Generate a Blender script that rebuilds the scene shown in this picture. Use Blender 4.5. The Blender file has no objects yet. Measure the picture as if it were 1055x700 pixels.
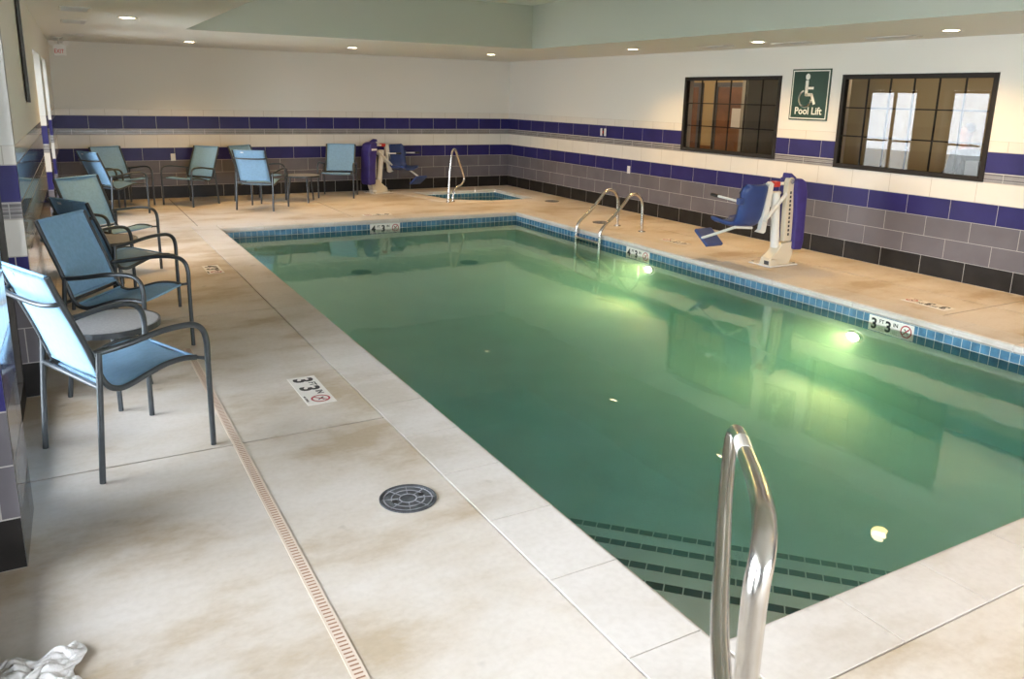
import bpy, bmesh, math, random
from mathutils import Vector, Matrix
random.seed(7)
S = bpy.context.scene
COL = S.collection
PI = math.pi

# ------------------------------------------------------------------ camera
cam_d = bpy.data.cameras.new('camera')
cam = bpy.data.objects.new('camera', cam_d); COL.objects.link(cam)
cam_d.sensor_fit = 'HORIZONTAL'; cam_d.sensor_width = 36.0
cam_d.lens = 823.01 / 1055 * 36.0
cam_d.shift_x = (527.5 - 530.87) / 1055
cam_d.shift_y = (300.39 - 350.0) / 1055
cam_d.clip_start = 0.02
_r = Vector((0.87070386, -0.49131871, 0.02192527)); _u = Vector((0.09733425, 0.21584989, 0.97156311)); _f = Vector((0.4820797, 0.84380966, -0.23576347))
cam.matrix_world = Matrix(((_r.x, _u.x, -_f.x, 0), (_r.y, _u.y, -_f.y, 0), (_r.z, _u.z, -_f.z, 1.7158), (0, 0, 0, 1)))
S.camera = cam

# ------------------------------------------------------------------ view
vs = S.view_settings
S.display_settings.display_device = 'sRGB'
vs.view_transform = 'Standard'; vs.look = 'None'; vs.exposure = 0.2; vs.gamma = 1.0; vs.use_curve_mapping = False
cy = S.cycles
cy.use_denoising = True
cy.max_bounces = 10; cy.diffuse_bounces = 5; cy.glossy_bounces = 4; cy.transmission_bounces = 6; cy.transparent_max_bounces = 16
cy.volume_bounces = 2
cy.sample_clamp_indirect = 6.0
cy.caustics_reflective = False; cy.caustics_refractive = False

# ------------------------------------------------------------------ daylight
SKY = 18.5
LAMP = 115.0
LAMP_COL = (1.0, 0.60, 0.20)
W = bpy.data.worlds.new('sky'); S.world = W; W.use_nodes = True
bg = W.node_tree.nodes['Background']; bg.inputs[0].default_value = (0.95, 0.96, 1.0, 1); bg.inputs[1].default_value = SKY

def wl_x(y): return -0.245 + 0.0245 * (y - 3.1)      # the left wall runs slightly askew
LANG = math.atan2(0.0245, 1.0)
OPEN = [(-2.4, 0.2), (0.75, 3.14), (3.61, 5.056), (8.6, 10.2), (10.8, 12.1)]
HEAD = 2.05
for i, (a, b) in enumerate(OPEN):                     # light portals in the real openings of the glazed left wall
    ld = bpy.data.lights.new('daylight_portal', 'AREA'); ld.shape = 'RECTANGLE'; ld.size = HEAD; ld.size_y = b - a
    lo = bpy.data.objects.new('daylight_portal', ld); COL.objects.link(lo)
    lo.location = (wl_x((a + b) / 2) - 0.34, (a + b) / 2, HEAD / 2)
    lo.rotation_euler = (0, -PI / 2, 0)
    ld.cycles.is_portal = True
FILL_OPEN = [(0.3, 2.2), (2.5, 4.4)]                      # made-up glazed doors behind the camera, added for fill daylight
for (a, b) in FILL_OPEN:
    ld = bpy.data.lights.new('daylight_portal', 'AREA'); ld.shape = 'RECTANGLE'; ld.size = b - a; ld.size_y = HEAD
    lo = bpy.data.objects.new('daylight_portal', ld); COL.objects.link(lo)
    lo.location = ((a + b) / 2, -3.2 - 0.18, HEAD / 2); lo.rotation_euler = (PI / 2, 0, 0)
    ld.cycles.is_portal = True

# ------------------------------------------------------------------ materials
MATS = {}
def mat(name, col, rough=0.5, metal=0.0, spec=0.5, noise=0.0, scale=8.0, col2=None, bump=0.0, bscale=60.0, emit=None, estr=0.0, coat=0.0):
    if name in MATS: return MATS[name]
    m = bpy.data.materials.new(name); m.use_nodes = True; MATS[name] = m
    nt = m.node_tree; b = nt.nodes['Principled BSDF']
    b.inputs['Base Color'].default_value = (*col, 1); b.inputs['Roughness'].default_value = rough
    b.inputs['Metallic'].default_value = metal; b.inputs['Specular IOR Level'].default_value = spec
    b.inputs['Coat Weight'].default_value = coat
    if emit: b.inputs['Emission Color'].default_value = (*emit, 1); b.inputs['Emission Strength'].default_value = estr
    tc = nt.nodes.new('ShaderNodeTexCoord')
    if noise or col2:
        n = nt.nodes.new('ShaderNodeTexNoise'); n.inputs['Scale'].default_value = scale; n.inputs['Detail'].default_value = 6
        nt.links.new(tc.outputs['Object'], n.inputs['Vector'])
        rmp = nt.nodes.new('ShaderNodeValToRGB'); nt.links.new(n.outputs['Fac'], rmp.inputs[0])
        c2 = col2 or tuple(c * (1 - noise) for c in col); c1 = col if col2 else tuple(min(1, c * (1 + noise)) for c in col)
        rmp.color_ramp.elements[0].position = 0.35; rmp.color_ramp.elements[1].position = 0.65
        rmp.color_ramp.elements[0].color = (*c2, 1); rmp.color_ramp.elements[1].color = (*c1, 1)
        nt.links.new(rmp.outputs[0], b.inputs['Base Color'])
    if bump:
        n2 = nt.nodes.new('ShaderNodeTexNoise'); n2.inputs['Scale'].default_value = bscale; n2.inputs['Detail'].default_value = 3
        nt.links.new(tc.outputs['Object'], n2.inputs['Vector'])
        bp = nt.nodes.new('ShaderNodeBump'); bp.inputs['Strength'].default_value = bump; bp.inputs['Distance'].default_value = 0.01
        nt.links.new(n2.outputs['Fac'], bp.inputs['Height']); nt.links.new(bp.outputs[0], b.inputs['Normal'])
    return m

PAINT = mat('wall_paint', (0.74, 0.725, 0.68), 0.7, bump=0.08, bscale=90)
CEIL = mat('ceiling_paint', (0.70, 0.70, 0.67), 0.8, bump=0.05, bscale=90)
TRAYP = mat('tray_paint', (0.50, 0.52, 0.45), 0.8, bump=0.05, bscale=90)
GROUT = mat('tile_grout', (0.52, 0.49, 0.46), 0.8)
GROUTW = mat('tile_grout_pale', (0.50, 0.45, 0.38), 0.8)
T_BLACK = mat('black_tile', (0.018, 0.016, 0.015), 0.36, spec=0.25, noise=0.3, scale=5)
T_GRAY = mat('grey_tile', (0.145, 0.134, 0.150), 0.36, spec=0.25, noise=0.08, scale=4)
T_BLUE = mat('navy_tile', (0.028, 0.024, 0.125), 0.36, spec=0.22, noise=0.12, scale=4)
T_WHITE = mat('white_tile', (0.72, 0.68, 0.62), 0.36, noise=0.03, scale=3)
T_STRIP = mat('strip_tile', (0.26, 0.24, 0.235), 0.25, noise=0.1, scale=9)
T_STRIP2 = mat('strip_tile_dark', (0.17, 0.155, 0.155), 0.25, noise=0.1, scale=9)
FRAME = mat('chair_frame_metal', (0.075, 0.085, 0.095), 0.32, 0.55, noise=0.08, scale=30)
def sling_mat():
    m = mat('sling_fabric', (0.225, 0.40, 0.60), 0.6, noise=0.06, scale=40, spec=0.35)
    nt = m.node_tree; b = nt.nodes['Principled BSDF']; tc = [n for n in nt.nodes if n.type == 'TEX_COORD'][0]
    w1 = nt.nodes.new('ShaderNodeTexWave'); w1.inputs['Scale'].default_value = 110; w1.bands_direction = 'Y'
    nt.links.new(tc.outputs['Object'], w1.inputs['Vector'])
    bp = nt.nodes.new('ShaderNodeBump'); bp.inputs['Strength'].default_value = 0.12; bp.inputs['Distance'].default_value = 0.002
    nt.links.new(w1.outputs['Fac'], bp.inputs['Height']); nt.links.new(bp.outputs[0], b.inputs['Normal'])
    return m
SLING = sling_mat()
STEEL = mat('stainless_steel', (0.62, 0.60, 0.57), 0.24, 1.0, noise=0.05, scale=20)
WHITEP = mat('white_powder_coat', (0.74, 0.73, 0.70), 0.35)
CREAMP = mat('cream_powder_coat', (0.66, 0.60, 0.48), 0.4)
LIFTBLUE = mat('blue_plastic_seat', (0.026, 0.055, 0.20), 0.38, noise=0.06, scale=12)
PURPLE = mat('purple_vinyl_cover', (0.040, 0.028, 0.19), 0.45, noise=0.12, scale=10, bump=0.1, bscale=18)
BLACKP = mat('black_plastic', (0.02, 0.02, 0.022), 0.4)
REDP = mat('red_plastic', (0.55, 0.04, 0.03), 0.4)
DARKAL = mat('dark_bronze_aluminium', (0.022, 0.018, 0.015), 0.55, 0.0, spec=0.25)
MARKW = mat('white_marker_tile', (0.80, 0.77, 0.73), 0.3)
INK = mat('black_ink', (0.015, 0.015, 0.018), 0.5)
REDINK = mat('red_ink', (0.42, 0.03, 0.05), 0.5)
SIGNG = mat('green_sign_face', (0.008, 0.042, 0.022), 0.35)
SIGNW = mat('white_sign_paint', (0.80, 0.80, 0.72), 0.45)
PLASTER = mat('pool_plaster', (0.74, 0.86, 0.84), 0.6, noise=0.08, scale=2.5)
STEPTILE = mat('dark_step_tile', (0.02, 0.045, 0.06), 0.3, noise=0.15, scale=20)
PTILE = mat('blue_waterline_tile', (0.075, 0.19, 0.31), 0.25, noise=0.28, scale=11)
PGROUT = mat('pool_grout', (0.62, 0.66, 0.64), 0.8)
TOWEL = mat('white_terry_cloth', (0.78, 0.76, 0.76), 0.9, noise=0.05, scale=30, bump=0.4, bscale=160)
LIDM = mat('dark_cast_lid', (0.07, 0.075, 0.085), 0.5, noise=0.45, scale=14)
TRENCHM = mat('beige_drain_plastic', (0.66, 0.55, 0.46), 0.55)
SLOTM = mat('slot_shadow_brown', (0.30, 0.16, 0.10), 0.8)
TABLET = mat('grey_table_laminate', (0.27, 0.27, 0.28), 0.38, noise=0.12, scale=60)
WOOD = mat('brown_door_wood', (0.20, 0.095, 0.045), 0.4, noise=0.2, scale=4)
DOORFR = mat('grey_door_frame', (0.10, 0.11, 0.13), 0.45)
LOBBY = mat('lobby_paint', (0.46, 0.36, 0.20), 0.8)
LOBBYD = mat('lobby_paint_taupe', (0.27, 0.26, 0.23), 0.8)
CARPET = mat('lobby_carpet', (0.16, 0.06, 0.05), 0.95, noise=0.3, scale=25)
VENTW = mat('vent_white', (0.60, 0.60, 0.57), 0.5)
LAMPE = mat('lamp_diffuser', (0.9, 0.85, 0.7), 0.5, emit=(1.0, 0.78, 0.50), estr=22.0)
UWLAMP = mat('pool_lamp_lens', (0.9, 0.85, 0.7), 0.3, emit=(1.0, 0.88, 0.55), estr=30.0)
PAPER = mat('pale_label', (0.78, 0.80, 0.82), 0.6)
OUTG = mat('outdoor_paving', (0.45, 0.45, 0.43), 0.9, noise=0.1, scale=3)
SKIN = mat('skin', (0.62, 0.36, 0.27), 0.5)
HAIR = mat('grey_hair', (0.16, 0.13, 0.11), 0.6)
JACKET = mat('dark_grey_top', (0.07, 0.07, 0.075), 0.8)
TROUS = mat('blue_denim', (0.08, 0.11, 0.18), 0.8)
CHAIRW = mat('white_chair_shell', (0.62, 0.64, 0.66), 0.35)
BROWNP = mat('dark_board_edge', (0.05, 0.045, 0.035), 0.5)
BOARDF = mat('notice_board_face', (0.55, 0.56, 0.52), 0.4)

def concrete(name, c_hi, c_mid, c_st, rough):
    m = bpy.data.materials.new(name); m.use_nodes = True; nt = m.node_tree; b = nt.nodes['Principled BSDF']
    N = nt.nodes.new; L = nt.links.new
    tc = N('ShaderNodeTexCoord')
    n1 = N('ShaderNodeTexNoise'); n1.inputs['Scale'].default_value = 1.1; n1.inputs['Detail'].default_value = 7; n1.inputs['Roughness'].default_value = 0.62
    mp = N('ShaderNodeMapping'); mp.inputs['Scale'].default_value = (1.0, 1.6, 1.0); L(tc.outputs['Object'], mp.inputs[0]); L(mp.outputs[0], n1.inputs['Vector'])
    r1 = N('ShaderNodeValToRGB'); L(n1.outputs['Fac'], r1.inputs[0])
    e = r1.color_ramp.elements; e[0].position = 0.37; e[0].color = (*c_st, 1); e[1].position = 0.60; e[1].color = (*c_hi, 1)
    e2 = e.new(0.48); e2.color = (*c_mid, 1)
    n2 = N('ShaderNodeTexNoise'); n2.inputs['Scale'].default_value = 38; n2.inputs['Detail'].default_value = 5; L(tc.outputs['Object'], n2.inputs['Vector'])
    r2 = N('ShaderNodeValToRGB'); L(n2.outputs['Fac'], r2.inputs[0]); r2.color_ramp.elements[0].position = 0.3; r2.color_ramp.elements[0].color = (0.94, 0.935, 0.93, 1); r2.color_ramp.elements[1].position = 0.6
    r2.color_ramp.elements[1].color = (1, 1, 1, 1)
    mx = N('ShaderNodeMix'); mx.data_type = 'RGBA'; mx.blend_type = 'MULTIPLY'; mx.inputs[0].default_value = 1.0
    L(r1.outputs[0], mx.inputs[6]); L(r2.outputs[0], mx.inputs[7])
    # scattered dark scuffs
    n3 = N('ShaderNodeTexNoise'); n3.inputs['Scale'].default_value = 6.5; n3.inputs['Detail'].default_value = 2; L(tc.outputs['Object'], n3.inputs['Vector'])
    r3 = N('ShaderNodeValToRGB'); L(n3.outputs['Fac'], r3.inputs[0]); r3.color_ramp.elements[0].position = 0.70; r3.color_ramp.elements[0].color = (1, 1, 1, 1); r3.color_ramp.elements[1].position = 0.80
    r3.color_ramp.elements[1].color = (0.72, 0.70, 0.69, 1)
    mx2 = N('ShaderNodeMix'); mx2.data_type = 'RGBA'; mx2.blend_type = 'MULTIPLY'; mx2.inputs[0].default_value = 1.0
    L(mx.outputs[2], mx2.inputs[6]); L(r3.outputs[0], mx2.inputs[7])
    L(mx2.outputs[2], b.inputs['Base Color'])
    b.inputs['Roughness'].default_value = rough; b.inputs['Specular IOR Level'].default_value = 0.35
    bp = N('ShaderNodeBump'); bp.inputs['Strength'].default_value = 0.05; bp.inputs['Distance'].default_value = 0.003; L(n2.outputs['Fac'], bp.inputs['Height']); L(bp.outputs[0], b.inputs['Normal'])
    MATS[name] = m; return m
CONC = concrete('deck_concrete', (0.66, 0.608, 0.565), (0.60, 0.535, 0.47), (0.47, 0.38, 0.28), 0.5)
COPE = concrete('coping_stone', (0.66, 0.62, 0.595), (0.62, 0.575, 0.54), (0.54, 0.485, 0.43), 0.5)
GROOVE = mat('deck_joint', (0.10, 0.075, 0.055), 0.9)

def glass_mat(name, tint, ior=1.5, rough=0.0):
    m = bpy.data.materials.new(name); m.use_nodes = True; nt = m.node_tree; nt.nodes.clear()
    N = nt.nodes.new; L = nt.links.new
    o = N('ShaderNodeOutputMaterial'); mix = N('ShaderNodeMixShader'); t = N('ShaderNodeBsdfTransparent'); g = N('ShaderNodeBsdfGlossy'); f = N('ShaderNodeFresnel')
    f.inputs[0].default_value = ior; t.inputs[0].default_value = (*tint, 1); g.inputs['Roughness'].default_value = rough
    L(f.outputs[0], mix.inputs[0]); L(t.outputs[0], mix.inputs[1]); L(g.outputs[0], mix.inputs[2]); L(mix.outputs[0], o.inputs[0])
    return m
GLASS = glass_mat('clear_glass', (0.93, 0.96, 0.97))
GLASSW = glass_mat('viewing_glass', (0.86, 0.86, 0.84), 1.6)

def water_mat():
    m = bpy.data.materials.new('pool_water'); m.use_nodes = True; nt = m.node_tree; nt.nodes.clear()
    N = nt.nodes.new; L = nt.links.new
    o = N('ShaderNodeOutputMaterial'); t = N('ShaderNodeBsdfTransparent'); g = N('ShaderNodeBsdfGlossy'); f = N('ShaderNodeFresnel'); mix = N('ShaderNodeMixShader')
    f.inputs[0].default_value = 1.33; g.inputs['Roughness'].default_value = 0.0
    tc = N('ShaderNodeTexCoord'); n1 = N('ShaderNodeTexNoise'); n1.inputs['Scale'].default_value = 3.2; n1.inputs['Detail'].default_value = 3
    mp = N('ShaderNodeMapping'); mp.inputs['Scale'].default_value = (1.0, 0.6, 1.0); L(tc.outputs['Object'], mp.inputs[0]); L(mp.outputs[0], n1.inputs['Vector'])
    bp = N('ShaderNodeBump'); bp.inputs['Strength'].default_value = 0.10; bp.inputs['Distance'].default_value = 0.02
    L(n1.outputs['Fac'], bp.inputs['Height']); L(bp.outputs[0], g.inputs['Normal']); L(bp.outputs[0], f.inputs['Normal'])
    # only the level top of the water body reflects, its submerged sides let everything through
    ge = N('ShaderNodeNewGeometry'); sx = N('ShaderNodeSeparateXYZ'); L(ge.outputs['Position'], sx.inputs[0])
    gt = N('ShaderNodeMath'); gt.operation = 'GREATER_THAN'; gt.inputs[1].default_value = -0.1345; L(sx.outputs[2], gt.inputs[0])
    mu = N('ShaderNodeMath'); mu.operation = 'MULTIPLY'; L(gt.outputs[0], mu.inputs[0]); L(f.outputs[0], mu.inputs[1])
    L(mu.outputs[0], mix.inputs[0]); L(t.outputs[0], mix.inputs[1]); L(g.outputs[0], mix.inputs[2]); L(mix.outputs[0], o.inputs[0])
    va = N('ShaderNodeVolumeAbsorption'); va.inputs['Color'].default_value = (0.10, 0.92, 0.99, 1); va.inputs['Density'].default_value = 0.46
    vsc = N('ShaderNodeVolumeScatter'); vsc.inputs['Color'].default_value = (0.45, 0.94, 1.0, 1); vsc.inputs['Density'].default_value = 0.46; vsc.inputs['Anisotropy'].default_value = 0.2
    ad = N('ShaderNodeAddShader'); L(va.outputs[0], ad.inputs[0]); L(vsc.outputs[0], ad.inputs[1]); L(ad.outputs[0], o.inputs['Volume'])
    return m
WATER = water_mat()

# ------------------------------------------------------------------ mesh helpers
class MB:
    def __init__(s): s.v = []; s.f = []; s.mi = []; s.mats = []; s.sm = []
    def m(s, mt):
        if mt not in s.mats: s.mats.append(mt)
        return s.mats.index(mt)
    def poly(s, pts, mt, smooth=False):
        n = len(s.v); s.v += [tuple(p) for p in pts]; s.f.append(tuple(range(n, n + len(pts)))); s.mi.append(s.m(mt)); s.sm.append(smooth)
    def faces(s, vs, fs, mt, smooth=False):
        n = len(s.v); s.v += [tuple(p) for p in vs]; k = s.m(mt)
        for f in fs: s.f.append(tuple(i + n for i in f)); s.mi.append(k); s.sm.append(smooth)
    def box(s, a, b, mt, bev=0.0, M=None):
        x0, y0, z0 = a; x1, y1, z1 = b
        if bev <= 0:
            vs = [(x0, y0, z0), (x1, y0, z0), (x1, y1, z0), (x0, y1, z0), (x0, y0, z1), (x1, y0, z1), (x1, y1, z1), (x0, y1, z1)]
            fs = [(0, 3, 2, 1), (4, 5, 6, 7), (0, 1, 5, 4), (1, 2, 6, 5), (2, 3, 7, 6), (3, 0, 4, 7)]
        else:
            bm = bmesh.new(); bmesh.ops.create_cube(bm, size=1)
            for v in bm.verts: v.co = Vector(((x0 + x1) / 2 + v.co.x * (x1 - x0), (y0 + y1) / 2 + v.co.y * (y1 - y0), (z0 + z1) / 2 + v.co.z * (z1 - z0)))
            bmesh.ops.bevel(bm, geom=bm.edges[:], offset=bev, segments=2, affect='EDGES', profile=0.5)
            bm.verts.index_update(); vs = [v.co[:] for v in bm.verts]; fs = [tuple(v.index for v in f.verts) for f in bm.faces]; bm.free()
        if M: vs = [M @ Vector(v) for v in vs]
        s.faces(vs, fs, mt, False)
    def prism(s, poly, axis, a, b, mt, bev=0.0):
        # poly: 2-D outline; axis 'y': (x,z) outline extruded along y, 'x': (y,z), 'z': (x,y)
        def P(p, t): return {'y': (p[0], t, p[1]), 'x': (t, p[0], p[1]), 'z': (p[0], p[1], t)}[axis]
        bm = bmesh.new()
        va = [bm.verts.new(P(p, a)) for p in poly]; vb = [bm.verts.new(P(p, b)) for p in poly]
        n = len(poly); bm.faces.new(va); bm.faces.new(vb[::-1])
        for i in range(n): bm.faces.new((va[i], vb[i], vb[(i + 1) % n], va[(i + 1) % n]))
        bmesh.ops.recalc_face_normals(bm, faces=bm.faces)
        if bev > 0: bmesh.ops.bevel(bm, geom=bm.edges[:], offset=bev, segments=2, affect='EDGES', profile=0.5, clamp_overlap=True)
        bm.verts.index_update()
        s.faces([v.co[:] for v in bm.verts], [tuple(v.index for v in f.verts) for f in bm.faces], mt); bm.free()
    def tube(s, pts, r, mt, n=12, cap=True):
        pts = [Vector(p) for p in pts]; rings = []; rr = r if isinstance(r, (list, tuple)) else [r] * len(pts)
        up = None
        for i, p in enumerate(pts):
            t = (pts[min(i + 1, len(pts) - 1)] - pts[max(i - 1, 0)]).normalized()
            if up is None:
                up = t.orthogonal().normalized()
            else:
                up = (up - t * up.dot(t)); up = up.normalized() if up.length > 1e-6 else t.orthogonal().normalized()
            q = t.cross(up)
            rings.append([p + (up * math.cos(2 * PI * k / n) + q * math.sin(2 * PI * k / n)) * rr[i] for k in range(n)])
        vs = [v for R in rings for v in R]; fs = []
        for i in range(len(rings) - 1):
            for k in range(n):
                fs.append((i * n + k, i * n + (k + 1) % n, (i + 1) * n + (k + 1) % n, (i + 1) * n + k))
        s.faces(vs, fs, mt, True)
        if cap:
            s.poly(rings[0][::-1], mt); s.poly(rings[-1], mt)
    def disc(s, c, r, z0, z1, mt, n=32, r2=None):
        a = [(c[0] + r * math.cos(2 * PI * k / n), c[1] + r * math.sin(2 * PI * k / n)) for k in range(n)]
        r2 = r if r2 is None else r2
        b = [(c[0] + r2 * math.cos(2 * PI * k / n), c[1] + r2 * math.sin(2 * PI * k / n)) for k in range(n)]
        vs = [(x, y, z0) for x, y in a] + [(x, y, z1) for x, y in b]
        s.faces(vs, [(k, (k + 1) % n, n + (k + 1) % n, n + k) for k in range(n)], mt, True)
        s.poly([(x, y, z1) for x, y in b], mt); s.poly([(x, y, z0) for x, y in a][::-1], mt)
    def ring(s, c, r0, r1, z0, z1, mt, n=32, a0=0.0, a1=2 * PI):
        full = abs(a1 - a0 - 2 * PI) < 1e-6; vs = []; fs = []
        for k in range(n + 1):
            a = a0 + (a1 - a0) * k / n
            for r, z in ((r0, z0), (r1, z0), (r1, z1), (r0, z1)): vs.append((c[0] + r * math.cos(a), c[1] + r * math.sin(a), z))
        for k in range(n):
            for j in range(4): fs.append((4 * k + j, 4 * k + (j + 1) % 4, 4 * k + 4 + (j + 1) % 4, 4 * k + 4 + j))
        if not full: fs += [(3, 2, 1, 0), (4 * n, 4 * n + 1, 4 * n + 2, 4 * n + 3)]
        s.faces(vs, fs, mt)
    def build(s, name, parent=None, loc=None, M=None):
        me = bpy.data.meshes.new(name)
        vs = [tuple(M @ Vector(v)) for v in s.v] if M else s.v
        me.from_pydata(vs, [], s.f)
        for mt in s.mats: me.materials.append(mt)
        me.polygons.foreach_set('material_index', s.mi); me.polygons.foreach_set('use_smooth', s.sm)
        me.update()
        o = bpy.data.objects.new(name, me); COL.objects.link(o)
        if parent: o.parent = parent
        if loc: o.location = loc
        return o

def smooth_path(pts, per=6):
    P = [Vector(p) for p in pts]; out = []
    for i in range(len(P) - 1):
        p0 = P[max(i - 1, 0)]; p1 = P[i]; p2 = P[i + 1]; p3 = P[min(i + 2, len(P) - 1)]
        # centripetal-ish: damp tangents by segment length
        l1 = (p2 - p1).length
        m1 = (p2 - p0) * (l1 / max(1e-6, (p1 - p0).length + l1)) if i > 0 else (p2 - p1)
        m2 = (p3 - p1) * (l1 / max(1e-6, (p3 - p2).length + l1)) if i < len(P) - 2 else (p2 - p1)
        for k in range(per):
            t = k / per; t2 = t * t; t3 = t2 * t
            out.append(p1 * (2 * t3 - 3 * t2 + 1) + m1 * (t3 - 2 * t2 + t) + p2 * (-2 * t3 + 3 * t2) + m2 * (t3 - t2))
    out.append(P[-1]); return out

def empty(name, label, cat, loc=(0, 0, 0), rz=0.0, group=None):
    o = bpy.data.objects.new(name, None); COL.objects.link(o); o.empty_display_size = 0.1
    o.location = loc; o.rotation_euler = (0, 0, rz); tag(o, label, cat, group); return o
def tag(o, label, cat, group=None):
    o['label'] = label; o['category'] = cat
    if group: o['group'] = group
    return o
def struct(o): o['kind'] = 'structure'; return o
def dup(root, loc, rz, label, group=None, sz=None):
    r = root.copy(); COL.objects.link(r); r.location = loc; r.rotation_euler = (0, 0, rz); r['label'] = label
    if group: r['group'] = group
    if sz: r.scale = (1, 1, sz)
    for c in list(root.children):
        d = c.copy(); COL.objects.link(d); d.parent = r; d.matrix_parent_inverse = c.matrix_parent_inverse.copy()
        for g in list(c.children):
            h = g.copy(); COL.objects.link(h); h.parent = d; h.matrix_parent_inverse = g.matrix_parent_inverse.copy()
    return r
def text_mesh(mb, body, size, M, mt, align='LEFT', depth=0.0008, bold=0.0, sx=1.0):
    cu = bpy.data.curves.new('t', 'FONT'); cu.body = body; cu.size = size; cu.extrude = depth; cu.align_x = align; cu.offset = bold; cu.resolution_u = 3
    to = bpy.data.objects.new('t', cu); COL.objects.link(to)
    bpy.context.view_layer.update()
    ev = to.evaluated_get(bpy.context.evaluated_depsgraph_get()); me = ev.to_mesh()
    mb.faces([M @ Vector((v.co.x * sx, v.co.y, v.co.z)) for v in me.vertices], [tuple(p.vertices) for p in me.polygons], mt)
    ev.to_mesh_clear(); bpy.data.objects.remove(to); bpy.data.curves.remove(cu)

def sub_rects(rect, holes):
    out = [rect]
    for (a0, a1, b0, b1) in holes:
        nxt = []
        for (x0, x1, y0, y1) in out:
            if a1 <= x0 or a0 >= x1 or b1 <= y0 or b0 >= y1: nxt.append((x0, x1, y0, y1)); continue
            if a0 > x0: nxt.append((x0, a0, y0, y1))
            if a1 < x1: nxt.append((a1, x1, y0, y1))
            c0, c1 = max(x0, a0), min(x1, a1)
            if b0 > y0: nxt.append((c0, c1, y0, b0))
            if b1 < y1: nxt.append((c0, c1, b1, y1))
        out = nxt
    return [r for r in out if r[1] - r[0] > 1e-4 and r[3] - r[2] > 1e-4]

# ------------------------------------------------------------------ tiled walls
R8 = 0.2032
ROWS = [(0, R8, T_BLACK, 0), (R8, 2 * R8, T_GRAY, 1), (2 * R8, 3 * R8, T_GRAY, 0), (3 * R8, 4 * R8, T_BLUE, 1), (4 * R8, 5 * R8, T_WHITE, 0),
        (1.020, 1.105, None, 1), (1.108, 1.309, T_BLUE, 0), (1.309, 1.412, T_WHITE, 1)]
TILETOP = 1.412; PITCH = 0.478
def tiled(mb, P, u0, u1, holes, top, phase, half=PITCH / 2, gloss=None):
    """P(u, z, d): point on the wall at run u, height z, d in front of it"""
    def q(r, d, mt): mb.poly([P(r[0], r[2], d), P(r[1], r[2], d), P(r[1], r[3], d), P(r[0], r[3], d)], mt)
    for r in sub_rects((u0, u1, TILETOP, top), holes): q(r, 0.003, PAINT)
    for (a, b, mt) in ((0, 0.813, GROUT), (0.813, 1.02, GROUTW), (1.02, 1.309, GROUT), (1.309, TILETOP, GROUTW)):
        for r in sub_rects((u0, u1, a, b), holes): q(r, 0.0, mt)
    g = 0.0028
    for (z0, z1, mt, odd) in ROWS:
        ph = phase + (half if odd else 0); k0 = math.floor((u0 - ph) / PITCH); u = ph + k0 * PITCH
        while u < u1:
            a, b = max(u + g, u0), min(u + PITCH - g, u1)
            if b - a > 0.004:
                bands = [(z0 + g, z1 - g, mt)] if mt else [(z0 + 0.001 + 0.0205 * k, z0 + 0.0205 * k + 0.0185, T_STRIP if k % 2 == 0 else T_STRIP2) for k in range(4)]
                for (c, d, m2) in bands:
                    m2 = gloss.get(m2.name, m2) if gloss else m2
                    for r in sub_rects((a, b, c, d), holes): q(r, 0.0022, m2)
            u += PITCH

XW, YB, ZC = 7.809, 14.078, 2.388
WIN = [(7.20, 8.965, 1.035, 2.05), (4.547, 6.315, 1.015, 2.05)]
YF = -3.2
# right wall
mb = MB(); tiled(mb, lambda u, z, d: (XW - d, u, z), YF, YB, WIN, ZC, 5.08 - 0.478 * 20)
for r in sub_rects((YF, YB, -0.1, ZC), WIN): mb.poly([(XW + 0.16, r[0], r[2]), (XW + 0.16, r[0], r[3]), (XW + 0.16, r[1], r[3]), (XW + 0.16, r[1], r[2])], LOBBYD)
for (a, b, c, d) in WIN:
    for pts in ([(a, c), (a, d)], [(a, d), (b, d)], [(b, d), (b, c)], [(b, c), (a, c)]):
        mb.poly([(XW - 0.003, *pts[0]), (XW - 0.003, *pts[1]), (XW + 0.16, *pts[1]), (XW + 0.16, *pts[0])], PAINT)
struct(mb.build('wall_right'))
# back wall
mb = MB(); tiled(mb, lambda u, z, d: (u, YB - d, z), -0.35, XW, [], ZC, 1.41 - 0.478 * 8)
mb.box((-0.4, YB + 0.001, -0.1), (XW + 0.2, YB + 0.15, ZC + 0.05), PAINT)
struct(mb.build('wall_back'))
# left wall, with openings down to the deck
def PL(u, z, d): return (wl_x(u) + d * math.cos(LANG), u - d * math.sin(LANG), z)
LH = [(a, b, -0.2, HEAD) for a, b in OPEN]
GLOSSY = {}
for m_ in (T_BLACK, T_GRAY, T_BLUE, T_WHITE, T_STRIP, T_STRIP2):
    c_ = m_.copy(); c_.name = 'polished_' + m_.name; c_.node_tree.nodes['Principled BSDF'].inputs['Roughness'].default_value = 0.07; GLOSSY[m_.name] = c_
mb = MB(); tiled(mb, PL, YF, YB, LH, ZC, 0.12, gloss=GLOSSY)
for r in sub_rects((YF, YB, -0.1, ZC), LH):
    mb.poly([PL(r[0], r[2], -0.30), PL(r[0], r[3], -0.30), PL(r[1], r[3], -0.30), PL(r[1], r[2], -0.30)], OUTG)
for (a, b) in OPEN:
    for (u, s) in ((a, 1), (b, -1)):
        def PJ(w, z, d, u=u, s=s): return (wl_x(u) - w, u + s * d, z)
        tiled(mb, PJ, 0.0, 0.30, [], HEAD, 0.30 - 0.48)
    mb.poly([PL(a, HEAD, 0), PL(b, HEAD, 0), PL(b, HEAD, -0.3), PL(a, HEAD, -0.3)], PAINT)
struct(mb.build('wall_left'))
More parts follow.
